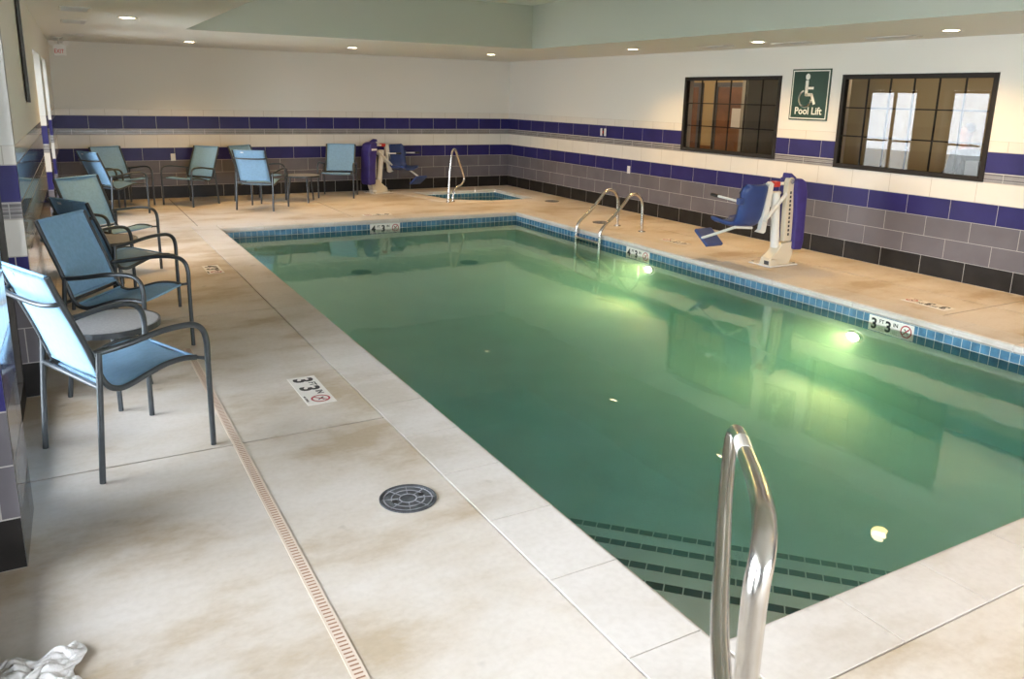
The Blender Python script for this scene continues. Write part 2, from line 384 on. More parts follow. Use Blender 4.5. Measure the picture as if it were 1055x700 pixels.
# wall behind the camera
FH = [(a, b, -0.2, HEAD) for a, b in FILL_OPEN]  # holes for the added fill-light doors
mb = MB(); tiled(mb, lambda u, z, d: (u, YF + d, z), -0.45, XW, FH, ZC, 0.2)
for r in sub_rects((-0.5, XW + 0.2, -0.1, ZC + 0.05), FH): mb.box((r[0], YF - 0.15, r[2]), (r[1], YF - 0.001, r[3]), PAINT)
struct(mb.build('wall_front'))

# ceiling with raised tray
TX0, TX1, TY0, TY1, TZ = 1.40, 5.98, 1.3, 10.15, 2.97
mb = MB()
for r in sub_rects((-0.6, XW + 0.2, YF - 0.1, YB + 0.1), [(TX0, TX1, TY0, TY1)]):
    mb.poly([(r[0], r[2], ZC), (r[0], r[3], ZC), (r[1], r[3], ZC), (r[1], r[2], ZC)], CEIL)
c = [(TX0, TY0), (TX1, TY0), (TX1, TY1), (TX0, TY1)]
for i in range(4):
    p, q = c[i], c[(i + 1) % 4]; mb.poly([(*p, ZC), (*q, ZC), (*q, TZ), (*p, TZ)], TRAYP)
mb.poly([(*p, TZ) for p in c], CEIL)
mb.box((-0.6, YF - 0.15, TZ + 0.02), (XW + 0.2, YB + 0.15, TZ + 0.1), PAINT)
struct(mb.build('ceiling'))

# ------------------------------------------------------------------ deck, coping, pool
PX0, PX1, PY0, PY1 = 1.727, 6.077, 1.629, 10.667
OX0, OX1, OY0, OY1 = 1.416, 6.388, 1.340, 10.975
TUB = [(7.22, 13.50), (7.22, 12.02), (6.35, 12.02), (5.74, 12.42), (5.52, 13.50)]      # inner edge of the hot tub
def offset_poly(P, d):
    n = len(P); out = []
    area = sum(P[i][0] * P[(i + 1) % n][1] - P[(i + 1) % n][0] * P[i][1] for i in range(n))
    s = 1 if area > 0 else -1
    for i in range(n):
        a, b, c_ = Vector(P[i - 1]), Vector(P[i]), Vector(P[(i + 1) % n])
        n1 = Vector(((b - a).y, -(b - a).x)).normalized() * s; n2 = Vector(((c_ - b).y, -(c_ - b).x)).normalized() * s
        k = (n1 + n2); k = k / (k.length_squared) * 2
        out.append(tuple(b + k * d))
    return out
TUBO = offset_poly(TUB, 0.29)
BX = (5.05, 7.56, 11.70, 13.85)
mb = MB()
slabs = []
ys = [YF, -1.2, 1.34, 3.89, 6.45, 9.0, 10.975]
for a, b in zip(ys, ys[1:]): slabs.append((-0.55, OX0, a, b))
for a, b in ((OX0, 3.6), (3.6, 5.7), (5.7, XW)): slabs += [(a, b, YF, -1.2), (a, b, -1.2, OY0)]
for a, b in zip(ys[2:], ys[3:]): slabs += [(OX1, 7.12, a, b), (7.12, XW, a, b)]
slabs += [(-0.55, 1.5, OY1, YB), (1.5, 3.6, OY1, YB), (3.6, BX[0], OY1, YB), (BX[0], XW, OY1, BX[2]), (BX[0], XW, BX[3], YB), (BX[1], XW, BX[2], BX[3])]
slabs2 = []
for s_ in slabs:
    slabs2.append(s_)
mb.box((-0.55, YF, -0.10), (OX0, YB, -0.008), GROOVE); mb.box((OX1, YF, -0.10), (XW, OY1, -0.008), GROOVE)
mb.box((OX0, YF, -0.10), (OX1, OY0, -0.008), GROOVE)
mb.box((OX0, OY1, -0.10), (BX[0], YB, -0.008), GROOVE); mb.box((BX[0], OY1, -0.10), (XW, BX[2], -0.008), GROOVE); mb.box((BX[0], BX[3], -0.10), (XW, YB, -0.008), GROOVE); mb.box((BX[1], BX[2], -0.10), (XW, BX[3], -0.008), GROOVE)
g = 0.0065
for (x0, x1, y0, y1) in slabs2:
    X0 = x0 + (g if x0 > 0 else 0); X1 = x1 - (g if x1 < XW else 0); Y0 = y0 + (g if y0 > YF else 0); Y1 = y1 - (g if y1 < YB else 0)
    if x1 == BX[0] and y1 == YB: X1 = x1
    if x0 == BX[0]: X0 = x0; Y0 = y0 if y0 == BX[3] else Y0; Y1 = y1 if y1 == BX[2] else Y1
    if x0 == BX[1]: X0, Y0, Y1 = x0, y0, y1
    mb.poly([(X0, Y0, 0), (X1, Y0, 0), (X1, Y1, 0), (X0, Y1, 0)], CONC)
    for p, q in (((X0, Y0), (X1, Y0)), ((X1, Y0), (X1, Y1)), ((X1, Y1), (X0, Y1)), ((X0, Y1), (X0, Y0))): mb.poly([(*p, 0), (*p, -0.009), (*q, -0.009), (*q, 0)], CONC)
# the piece of deck round the hot tub
bm = bmesh.new()
lo = [bm.verts.new((x, y, 0)) for x, y in ((BX[0], BX[2]), (BX[1], BX[2]), (BX[1], BX[3]), (BX[0], BX[3]))]; li = [bm.verts.new((x, y, 0)) for x, y in TUBO]
E_ = [bm.edges.new((L_[i], L_[(i + 1) % len(L_)])) for L_ in (lo, li) for i in range(len(L_))]
bmesh.ops.triangle_fill(bm, use_beauty=True, use_dissolve=False, edges=E_); bm.verts.index_update()
fs = []
for f in bm.faces:
    idx = [v.index for v in f.verts]
    if f.normal.z < 0: idx.reverse()
    fs.append(tuple(idx))
mb.faces([v.co[:] for v in bm.verts], fs, CONC); bm.free()
struct(mb.build('floor'))

# coping stones: rounded nose, thin joints
def nose(outer, inner):                                   # profile from the outer edge (0) to the pool edge
    w = inner - outer; r = 0.022; s = 1 if w > 0 else -1
    P = [(outer, -0.012), (outer, 0.004), (inner - s * r, 0.004)]
    for k in range(1, 7): a = PI / 2 * (1 - k / 6.0); P.append((inner - s * r + s * r * math.cos(a), 0.004 - r + r * math.sin(a)))
    P += [(inner, -0.055), (inner - s * 0.06, -0.055)]
    return P
mb = MB()
def run(axis, outer, inner, a, b, first, pitch):
    P = nose(outer, inner); t = first
    cuts = [a]
    while t < b - 0.1:
        if t > a + 0.1: cuts.append(t)
        t += pitch
    cuts.append(b)
    for p, q in zip(cuts, cuts[1:]): mb.prism(P, axis, p + 0.0025, q - 0.0025, COPE)
run('y', OX0, PX0, OY0, OY1, 1.70, 0.4725)
run('y', OX1, PX1, OY0, OY1, 1.70, 0.4725)
run('x', OY0, PY0, PX0, PX1, 1.80, 0.4725)
run('x', OY1, PY1, PX0, PX1, 1.80, 0.4725)
for (a, b) in (((OX0, OY0), (OX1, PY0)), ((OX0, PY1), (OX1, OY1)), ((OX0, OY0), (PX0, OY1)), ((PX1, OY0), (OX1, OY1))):
    mb.box((a[0] + 0.004, a[1] + 0.004, -0.05), (b[0] - 0.004, b[1] - 0.004, -0.002), GROUTW)
struct(mb.build('trim_1'))
mb = MB()
n = len(TUB)
for i in range(n):
    a, b = TUB[i], TUB[(i + 1) % n]; c_, d = TUBO[i], TUBO[(i + 1) % n]
    L_ = (Vector(b) - Vector(a)).length; k = max(1, round(L_ / 0.47))
    for j in range(k):
        t0, t1 = j / k + 0.003, (j + 1) / k - 0.003
        f = lambda p, q, t: (p[0] + (q[0] - p[0]) * t, p[1] + (q[1] - p[1]) * t)
        mb.prism([f(a, b, t0), f(a, b, t1), f(c_, d, t1), f(c_, d, t0)], 'z', -0.05, 0.005, COPE, 0.006)
struct(mb.build('trim_2'))

# pool basin
def FZ(y): return -0.82 if y < 3.7 else -0.82 + (y - 3.7) * 0.27 / 6.15
mb = MB()
corner = [(PX0, PY0), (PX1, PY0), (PX1, PY1), (PX0, PY1)]
for i in range(4):
    p, q = corner[i], corner[(i + 1) % 4]
    pts = [(*p, -0.05), (*q, -0.05), (*q, FZ(q[1])), (*p, FZ(p[1]))]
    if p[0] == q[0]: # long walls follow the floor's break
        ymid = 3.7; pts = [(*p, -0.05), (*q, -0.05), (*q, FZ(q[1])), (p[0], ymid, -0.82), (*p, FZ(p[1]))]
    mb.poly(pts, PLASTER)
mb.poly([(PX0, PY0, -0.82), (PX1, PY0, -0.82), (PX1, 3.7, -0.82), (PX0, 3.7, -0.82)], PLASTER)
mb.poly([(PX0, 3.7, -0.82), (PX1, 3.7, -0.82), (PX1, PY1, FZ(PY1)), (PX0, PY1, FZ(PY1))], PLASTER)
# corner steps with a row of dark tiles on every nosing
for i, (d, z) in enumerate(((0.695, -0.28), (1.035, -0.41), (1.415, -0.54), (1.78, -0.67))):
    L_ = d * math.sqrt(2); A = Vector((PX0, PY0 + L_ * 1.02, z)); B = Vector((PX0 + L_ * 0.99, PY0, z))
    zb = -0.82
    mb.poly([(PX0, PY0, z), B, A], PLASTER); mb.poly([A, B, (B.x, B.y, zb), (A.x, A.y, zb)], PLASTER)
    e = (B - A).normalized(); nn = Vector((-e.y, e.x, 0))
    if nn.dot(Vector((PX0, PY0, z)) - A) < 0: nn = -nn
    T = (B - A).length; t = 0.0
    while t < T - 0.02:
        a, b = t + 0.003, min(t + 0.078, T)
        P0 = A + e * a; P1 = A + e * b
        mb.poly([P0 + Vector((0, 0, 0.002)), P1 + Vector((0, 0, 0.002)), P1 + nn * 0.052 + Vector((0, 0, 0.002)), P0 + nn * 0.052 + Vector((0, 0, 0.002))], STEPTILE)
        t += 0.081
# waterline tiles, two courses
def band(P, L_, holes):
    for r in sub_rects((0, L_, -0.205, -0.055), []): mb.poly([P(r[0], r[2], 0.002), P(r[1], r[2], 0.002), P(r[1], r[3], 0.002), P(r[0], r[3], 0.002)], PGROUT)
    t = 0.0
    while t < L_:
        for (z0, z1) in ((-0.129, -0.0585), (-0.203, -0.133)):
            a, b = t + 0.0025, min(t + 0.0725, L_)
            if b > a: mb.poly([P(a, z0, 0.004), P(b, z0, 0.004), P(b, z1, 0.004), P(a, z1, 0.004)], PTILE)
        t += 0.075
band(lambda u, z, d: (PX1 - d, PY0 + u, z), PY1 - PY0, []); band(lambda u, z, d: (PX0 + d, PY0 + u, z), PY1 - PY0, [])
band(lambda u, z, d: (PX0 + u, PY1 - d, z), PX1 - PX0, []); band(lambda u, z, d: (PX0 + u, PY0 + d, z), PX1 - PX0, [])
struct(mb.build('pool_basin'))
# hot tub basin
mb = MB()
for i in range(n):
    a, b = Vector((*TUB[i], 0)), Vector((*TUB[(i + 1) % n], 0))
    mb.poly([a + Vector((0, 0, -0.045)), b + Vector((0, 0, -0.045)), b + Vector((0, 0, -0.7)), a + Vector((0, 0, -0.7))], PLASTER)
    ctr = Vector((6.45, 12.8, 0)); e = (b - a).normalized(); nn = Vector((-e.y, e.x, 0))
    if nn.dot(ctr - a) < 0: nn = -nn
    T = (b - a).length; t = 0
    mb.poly([a + nn * 0.002 + Vector((0, 0, -0.05)), b + nn * 0.002 + Vector((0, 0, -0.05)), b + nn * 0.002 + Vector((0, 0, -0.28)), a + nn * 0.002 + Vector((0, 0, -0.28))], PGROUT)
    while t < T:
        for k in range(3):
            z1 = -0.053 - 0.075 * k; z0 = z1 - 0.07
            P0 = a + e * (t + 0.0025) + nn * 0.004; P1 = a + e * min(t + 0.0725, T) + nn * 0.004
            mb.poly([P0 + Vector((0, 0, z0)), P1 + Vector((0, 0, z0)), P1 + Vector((0, 0, z1)), P0 + Vector((0, 0, z1))], PTILE)
        t += 0.075
mb.poly([(x, y, -0.7) for x, y in TUB], PLASTER)
struct(mb.build('hot_tub_basin'))
# water bodies
WZ = -0.133
mb = MB(); mb.box((PX0 + 0.001, PY0 + 0.001, -1.0), (PX1 - 0.001, PY1 - 0.001, WZ), WATER)
struct(mb.build('pool_water'))
mb = MB(); mb.prism(offset_poly(TUB, -0.001), 'z', -0.69, WZ, WATER)
struct(mb.build('hot_tub_water'))

# ground outside the glazed wall
mb = MB(); mb.box((-14, -16, -0.35), (-0.57, 26, -0.02), OUTG); mb.box((-0.57, -16, -0.35), (12, -3.36, -0.02), OUTG)
struct(mb.build('ground'))

# ------------------------------------------------------------------ glazed doors in the left wall
for i, (a, b) in enumerate(OPEN):
    mb = MB(); w = 0.055; dd = -0.13 if a > 8 else 0.0
    def BX_(u0, u1, z0, z1, d0=-0.14 + dd, d1=-0.09 + dd):
        P = [PL(u0, 0, d0), PL(u1, 0, d0), PL(u1, 0, d1), PL(u0, 0, d1)]
        mb.prism([(p[0], p[1]) for p in P], 'z', z0, z1, DARKAL)
    m_ = (a + b) / 2; fr = 0.004
    BX_(a + fr, a + w, 0.0, HEAD - fr); BX_(b - w, b - fr, 0.0, HEAD - fr); BX_(m_ - w / 2, m_ + w / 2, 0.0, HEAD - fr)
    BX_(a + w, b - w, HEAD - w, HEAD - fr); BX_(a + w, b - w, 0.0, 0.11)
    d = struct(mb.build('door_%d' % (i + 1)))
    mb = MB()
    for (u0, u1) in ((a + w, m_ - w / 2), (m_ + w / 2, b - w)):
        P = [PL(u0, 0, -0.118 + dd), PL(u1, 0, -0.118 + dd), PL(u1, 0, -0.112 + dd), PL(u0, 0, -0.112 + dd)]; mb.prism([(p[0], p[1]) for p in P], 'z', 0.11, HEAD - w, GLASS)
    mb.build('glass_pane', d)
    if a < 8: continue
    mb = MB()
    for (u0, u1) in ((a + w + .02, m_ - w / 2 - .02), (m_ + w / 2 + .02, b - w - .02)):
        mb.tube([PL(u0, 0.98, -0.06 + dd), PL(u1, 0.98, -0.06 + dd)], 0.022, WHITEP)
        for u in (u0 + .03, u1 - .03): mb.tube([PL(u, 0.98, -0.06 + dd), PL(u, 0.98, -0.10 + dd)], 0.012, WHITEP)
    mb.build('push_bar', d)

for i, (a, b) in enumerate(FILL_OPEN):  # unseen doors added in the front wall to brighten the room
    mb = MB(); w = 0.055; y0, y1 = YF - 0.11, YF - 0.06; m_ = (a + b) / 2
    for (p, q) in ((a + .004, a + w), (b - w, b - .004), (m_ - w / 2, m_ + w / 2)): mb.box((p, y0, 0), (q, y1, HEAD - .004), DARKAL)
    mb.box((a + w, y0, HEAD - w), (b - w, y1, HEAD - .004), DARKAL); mb.box((a + w, y0, 0), (b - w, y1, 0.11), DARKAL)
    d = struct(mb.build('door_%d' % (i + 8)))
    mb = MB(); mb.box((a + w, YF - 0.088, 0.11), (m_ - w / 2, YF - 0.082, HEAD - w), GLASS); mb.box((m_ + w / 2, YF - 0.088, 0.11), (b - w, YF - 0.082, HEAD - w), GLASS); mb.build('glass_pane', d)

# ------------------------------------------------------------------ viewing windows in the right wall
for i, (a, b, c0, c1) in enumerate(WIN):
    mb = MB(); w = 0.05; x0, x1 = XW - 0.015, XW + 0.05; e = 0.002
    mb.box((x0, a + e, c0 + e), (x1, a + w, c1 - e), DARKAL, 0.004); mb.box((x0, b - w, c0 + e), (x1, b - e, c1 - e), DARKAL, 0.004)
    mb.box((x0, a + w, c0 + e), (x1, b - w, c0 + w), DARKAL, 0.004); mb.box((x0, a + w, c1 - w), (x1, b - w, c1 - e), DARKAL, 0.004)
    wd = struct(mb.build('window_%d' % (i + 1)))
    mb = MB(); A, B, C0, C1 = a + w, b - w, c0 + w, c1 - w
    for k in range(1, 6): y = A + (B - A) * k / 6; mb.box((XW + 0.012, y - 0.007, C0), (XW + 0.026, y + 0.007, C1), DARKAL)
    for k in range(1, 3): z = C0 + (C1 - C0) * k / 3; mb.box((XW + 0.010, A, z - 0.007), (XW + 0.028, B, z + 0.007), DARKAL)
    mb.build('muntin_grid', wd)
    mb = MB(); mb.poly([(XW + 0.008, A, C0), (XW + 0.008, A, C1), (XW + 0.008, B, C1), (XW + 0.008, B, C0)], GLASSW); mb.build('glass_pane', wd)

# the lobby behind those windows
LX = 10.25
mb = MB()
mb.poly([(LX, 3.0, 0), (LX, 14, 0), (LX, 14, 2.5), (LX, 3.0, 2.5)], LOBBY)
struct(mb.build('wall_lobby'))
mb = MB(); mb.box((XW + 0.16, 2.95, 0), (LX, 3.0, 2.5), LOBBYD); mb.box((XW + 0.16, 13.95, 0), (LX, 14.0, 2.5), LOBBY)
mb.box((8.9, 8.85, 0), (LX, 8.95, 2.5), LOBBYD)
struct(mb.build('wall_lobby_side'))
mb = MB(); mb.box((XW + 0.16, 3, -0.05), (LX, 14, 0.0), CARPET); struct(mb.build('floor_lobby'))
mb = MB(); mb.box((XW + 0.16, 3, 2.5), (LX, 14, 2.55), LOBBYD); struct(mb.build('ceiling_lobby'))
def wood_door(n_, y0, y1):
    mb = MB(); f = 0.075
    mb.box((LX - 0.06, y0, 0), (LX - 0.002, y0 + f, 2.05), DOORFR, 0.004); mb.box((LX - 0.06, y1 - f, 0), (LX - 0.002, y1, 2.05), DOORFR, 0.004); mb.box((LX - 0.06, y0 + f, 2.05 - f), (LX - 0.002, y1 - f, 2.05), DOORFR, 0.004)
    d = struct(mb.build('door_%d' % n_))
    mb = MB(); mb.box((LX - 0.04, y0 + f + .004, 0.01), (LX - 0.004, y1 - f - .004, 2.05 - f - .004), WOOD); mb.build('door_leaf', d)
    mb = MB(); mb.box((LX - 0.052, (y0 + y1) / 2 - 0.13, 1.28), (LX - 0.039, (y0 + y1) / 2 + 0.13, 1.62), PAPER, 0.003); mb.build('notice', d)
    mb = MB(); mb.tube([(LX - 0.04, y0 + f + .08, 1.0), (LX - 0.1, y0 + f + .08, 1.0), (LX - 0.1, y0 + f + .2, 1.0)], 0.011, STEEL); mb.build('door_handle', d)
wood_door(6, 9.75, 10.92); wood_door(7, 11.25, 12.4)
mb = MB(); mb.box((LX - 0.03, 9.0, 0.0), (LX - 0.001, 9.72, 0.95), WOOD); mb.box((LX - 0.03, 10.95, 0.0), (LX - 0.001, 11.22, 0.95), WOOD); struct(mb.build('trim_3'))
for (lx, ly, pw) in ((8.1, 11.4, 60), (8.1, 9.6, 45), (8.1, 6.2, 22)):  # bare lights added out of view to brighten the lobby
    ld = bpy.data.lights.new('lobby_fill_light', 'POINT'); ld.energy = pw; ld.color = (1, 0.72, 0.42); ld.shadow_soft_size = 0.08
    lo_ = bpy.data.objects.new('lobby_fill_light', ld); COL.objects.link(lo_); lo_.location = (lx, ly, 2.38)

# ------------------------------------------------------------------ ceiling downlights
def downlight(x, y, label):
    o = empty('recessed_downlight', label, 'ceiling light', (x, y, ZC), 0, 'recessed downlights')
    mb = MB(); mb.ring((0, 0), 0.068, 0.092, -0.006, 0.0, VENTW, 32); mb.build('trim_ring', o)
    mb = MB(); mb.disc((0, 0), 0.067, -0.004, -0.001, LAMPE, 32); mb.build('diffuser', o)
    ld = bpy.data.lights.new('bulb', 'SPOT'); ld.energy = LAMP; ld.color = LAMP_COL; ld.spot_size = math.radians(135); ld.spot_blend = 0.9; ld.shadow_soft_size = 0.07
    l = bpy.data.objects.new('bulb', ld); COL.objects.link(l); l.parent = o; l.location = (0, 0, -0.02)
    return o
for x, y, lb in ((0.715, 8.94, 'recessed ceiling light over the chairs along the left wall'), (1.787, 12.64, 'recessed ceiling light left of the raised ceiling corner'),
                 (3.974, 12.01, 'recessed ceiling light near the middle of the back wall'), (6.256, 11.91, 'recessed ceiling light by the back right room corner'),
                 (6.885, 9.01, 'recessed ceiling light on the right, first from the back corner'), (6.988, 6.85, 'recessed ceiling light above the green sign'),
                 (7.057, 4.61, 'recessed ceiling light above the large right window'), 
                 (7.06, 2.3, 'recessed ceiling light, unseen and added, beyond the right edge of the picture'), (3.7, 0.2, 'recessed ceiling light, unseen and added, over the near end of the pool')):
    downlight(x, y, lb)  # the last two are out of view, added for their light

def vent(x, y, lx, ly, label):
    o = empty('ceiling_vent', label, 'vent', (x, y, ZC), 0, 'ceiling vents')
    mb = MB(); w = 0.018
    mb.box((-lx, -ly, -0.008), (lx, -ly + w, 0), VENTW); mb.box((-lx, ly - w, -0.008), (lx, ly, 0), VENTW); mb.box((-lx, -ly + w, -0.008), (-lx + w, ly - w, 0), VENTW); mb.box((lx - w, -ly + w, -0.008), (lx, ly - w, 0), VENTW)
    mb.build('frame', o)
    mb = MB(); mb.box((-lx + w, -ly + w, -0.002), (lx - w, ly - w, 0), BLACKP)
    k = -ly + w + 0.012
    while k < ly - w: mb.box((-lx + w, k - 0.004, -0.007), (lx - w, k + 0.004, -0.002), VENTW); k += 0.024
    mb.build('louvre', o)
vent(0.25, 8.34, 0.12, 0.20, 'white ceiling vent nearest the camera above the left wall'); vent(0.28, 9.9, 0.12, 0.20, 'white ceiling vent, middle of three above the left wall'); vent(0.335, 12.4, 0.12, 0.2, 'white ceiling vent nearest the back wall on the left')
vent(7.24, 7.83, 0.09, 0.26, 'slim ceiling vent above the small right window'); vent(7.36, 6.67, 0.09, 0.26, 'slim ceiling vent between the two right windows'); vent(7.37, 5.42, 0.09, 0.26, 'slim ceiling vent above the large right window')

# ------------------------------------------------------------------ chairs
PROF = [(-0.115, 0.955), (-0.085, 0.87), (-0.045, 0.77), (0.005, 0.64), (0.045, 0.52), (0.068, 0.455), (0.098, 0.417), (0.145, 0.402), (0.20, 0.412), (0.28, 0.438), (0.36, 0.460), (0.45, 0.465), (0.515, 0.455)]
RAIL = smooth_path([(u, 0, z) for u, z in PROF], 4)
GRP_CH = 'sling chairs around the pool'
def make_chair(label):
    o = empty('sling_armchair', label, 'chair', (0, 0, 0), 0, GRP_CH)
    hw = 0.245
    for s in (1, -1):
        mb = MB(); mb.tube([(p.x, s * hw, p.z) for p in RAIL], 0.0135, FRAME, 10); mb.build('side_rail', o)
    def sling(name, pts, sag):
        mb = MB(); n = len(pts); m_ = 8; th = 0.004; top = []; bot = []
        for i, p in enumerate(pts):
            t = (pts[min(i + 1, n - 1)] - pts[max(i - 1, 0)]).normalized(); nr = Vector((-t.z, 0, t.x))
            if nr.x < 0 and abs(t.z) > abs(t.x): nr = -nr
            if nr.z < 0 and abs(t.x) >= abs(t.z): nr = -nr
            for k in range(m_ + 1):
                v = -hw + 0.006 + (2 * hw - 0.012) * k / m_; d = -sag * (1 - (v / hw) ** 2)
                top.append(Vector((p.x, v, p.z)) + nr * (d + th / 2)); bot.append(Vector((p.x, v, p.z)) + nr * (d - th / 2))
        W_ = m_ + 1; fs = []; N_ = n * W_
        for i in range(n - 1):
            for k in range(m_):
                a = i * W_ + k; fs.append((a, a + 1, a + W_ + 1, a + W_)); fs.append((N_ + a, N_ + a + W_, N_ + a + W_ + 1, N_ + a + 1))
        for i in range(n - 1):
            for k in (0, m_):
                a = i * W_ + k; fs.append((a, a + W_, N_ + a + W_, N_ + a))
        for i in (0, n - 1):
            for k in range(m_): a = i * W_ + k; fs.append((a, a + 1, N_ + a + 1, N_ + a))
        mb.faces(top + bot, fs, SLING, True)
        e0, e1 = pts[0], pts[-1]
        mb.tube([(e0.x, -hw + .012, e0.z), (e0.x, hw - .012, e0.z)], 0.0075, SLING, 8)
        mb.tube([(e1.x, -hw + .012, e1.z), (e1.x, hw - .012, e1.z)], 0.0075, SLING, 8)
        return mb.build(name, o)
    back = [p for p in RAIL if p.z >= 0.47 and p.x < 0.07]; seat = [p for p in RAIL if p.x >= 0.085]
    sb = sling('back_sling', back, 0.012); sling('seat_sling', seat, 0.012)
    for s in (1, -1):
        mb = MB(); mb.tube([(0.0, s * 0.285, 0.0), (0.022, s * 0.282, 0.30), (0.046, s * 0.275, 0.60)], 0.0135, FRAME, 10); mb.build('leg', o)
        mb = MB(); mb.tube([(0.546, s * 0.292, 0.0), (0.546, s * 0.292, 0.44)], 0.0135, FRAME, 10)
        mb.tube([(0.546, s * 0.292, 0.452), (0.515, s * 0.245, 0.455)], 0.009, FRAME, 8); mb.build('leg', o)
        P = smooth_path([(0.546, s * 0.292, 0.44), (0.547, s * 0.292, 0.53), (0.535, s * 0.292, 0.59), (0.505, s * 0.292, 0.625), (0.455, s * 0.292, 0.640), (0.33, s * 0.290, 0.638), (0.17, s * 0.284, 0.612), (0.03, s * 0.262, 0.592)], 5)
        mb = MB(); mb.tube(P, 0.0145, FRAME, 10); mb.build('armrest', o)
    mb = MB(); mb.tube([(0.034, -0.278, 0.44), (0.034, 0.278, 0.44)], 0.012, FRAME, 10); mb.tube([(0.034, -0.245, 0.44), (0.07, -0.245, 0.452)], 0.008, FRAME, 6); mb.tube([(0.034, 0.245, 0.44), (0.07, 0.245, 0.452)], 0.008, FRAME, 6); mb.build('rear_stretcher', o)
    P = smooth_path([(-0.072, -0.25, 0.835), (-0.098, -0.235, 0.832), (-0.122, -0.18, 0.828), (-0.128, 0, 0.826), (-0.122, 0.18, 0.828), (-0.098, 0.235, 0.832), (-0.072, 0.25, 0.835)], 4)
    mb = MB(); mb.tube(P, 0.011, FRAME, 8); mb.build('back_bar', o)
    # sewn-in tag on the rear of the top hem
    q = Vector((-0.1205, 0.10, 0.922)); mb = MB(); mb.box((-0.001, -0.022, -0.009), (0.001, 0.022, 0.009), PAPER, 0, Matrix.Translation(q) @ Matrix.Rotation(math.radians(-20), 4, 'Y')); mb.build('maker_tag', sb)
    return o
CH = [
 (-0.079, 3.995, 23.1, 1.0, 'nearest blue sling armchair, front left, beside the small grey table'),
 (0.075, 5.745, -33.5, 0.968, 'blue sling armchair behind the nearest table, turned towards the camera'),
 (0.130, 6.80, 28.9, 0.95, 'sling armchair largely hidden behind the second chair on the left'),
 (0.205, 8.637, -49.0, 0.93, 'sling armchair beside the white door jambs, last of the left wall row'),
 (0.443, 12.419, 27.7, 0.915, 'pale blue sling armchair in the back left group, seen from its back'),
 (0.685, 13.60, -59.0, 0.90, 'blue sling armchair in the back left corner of the room'),
 (1.953, 13.371, -141.6, 0.91, 'light blue sling armchair against the back wall next to the white outlet'),
 (2.472, 12.161, 53.6, 0.931, 'light blue sling armchair with its back to the pool, in front of another chair'),
 (2.633, 13.496, -53.4, 0.908, 'blue sling armchair by the back wall hidden behind the chair facing away'),
 (4.260, 13.674, -116.2, 0.905, 'light blue sling armchair at the back wall left of the rear pool lift'),
]
proto = None
for (x, y, th, sz, lb) in CH:
    if proto is None:
        proto = make_chair(lb); proto.location = (x, y, 0); proto.rotation_euler = (0, 0, math.radians(th))
    else: dup(proto, (x, y, 0), math.radians(th), lb, GRP_CH, sz)

def make_table(label):
    o = empty('round_side_table', label, 'table', (0, 0, 0), 0, 'small round tables between the chairs')
    mb = MB(); mb.disc((0, 0), 0.262, 0.437, 0.450, TABLET, 40); mb.build('table_top', o)
    mb = MB(); mb.ring((0, 0), 0.2625, 0.275, 0.420, 0.4515, FRAME, 40); mb.build('rim', o)
    for k in range(3):
        a = math.radians(-86 + 120 * k); mb = MB(); mb.tube([(0.19 * math.cos(a), 0.19 * math.sin(a), 0.437), (0.245 * math.cos(a), 0.245 * math.sin(a), 0.0)], 0.013, FRAME, 10); mb.build('leg', o)
    return o
tb = make_table('small round grey table beside the nearest chair'); tb.location = (0.150, 4.855, 0)
dup(tb, (0.27, 7.66, 0), 0.4, 'small round table farther along the left wall, half hidden between two chairs')
dup(tb, (3.41, 12.98, 0), 0.0, 'small round table by the back wall between light blue chairs', None, 0.95)

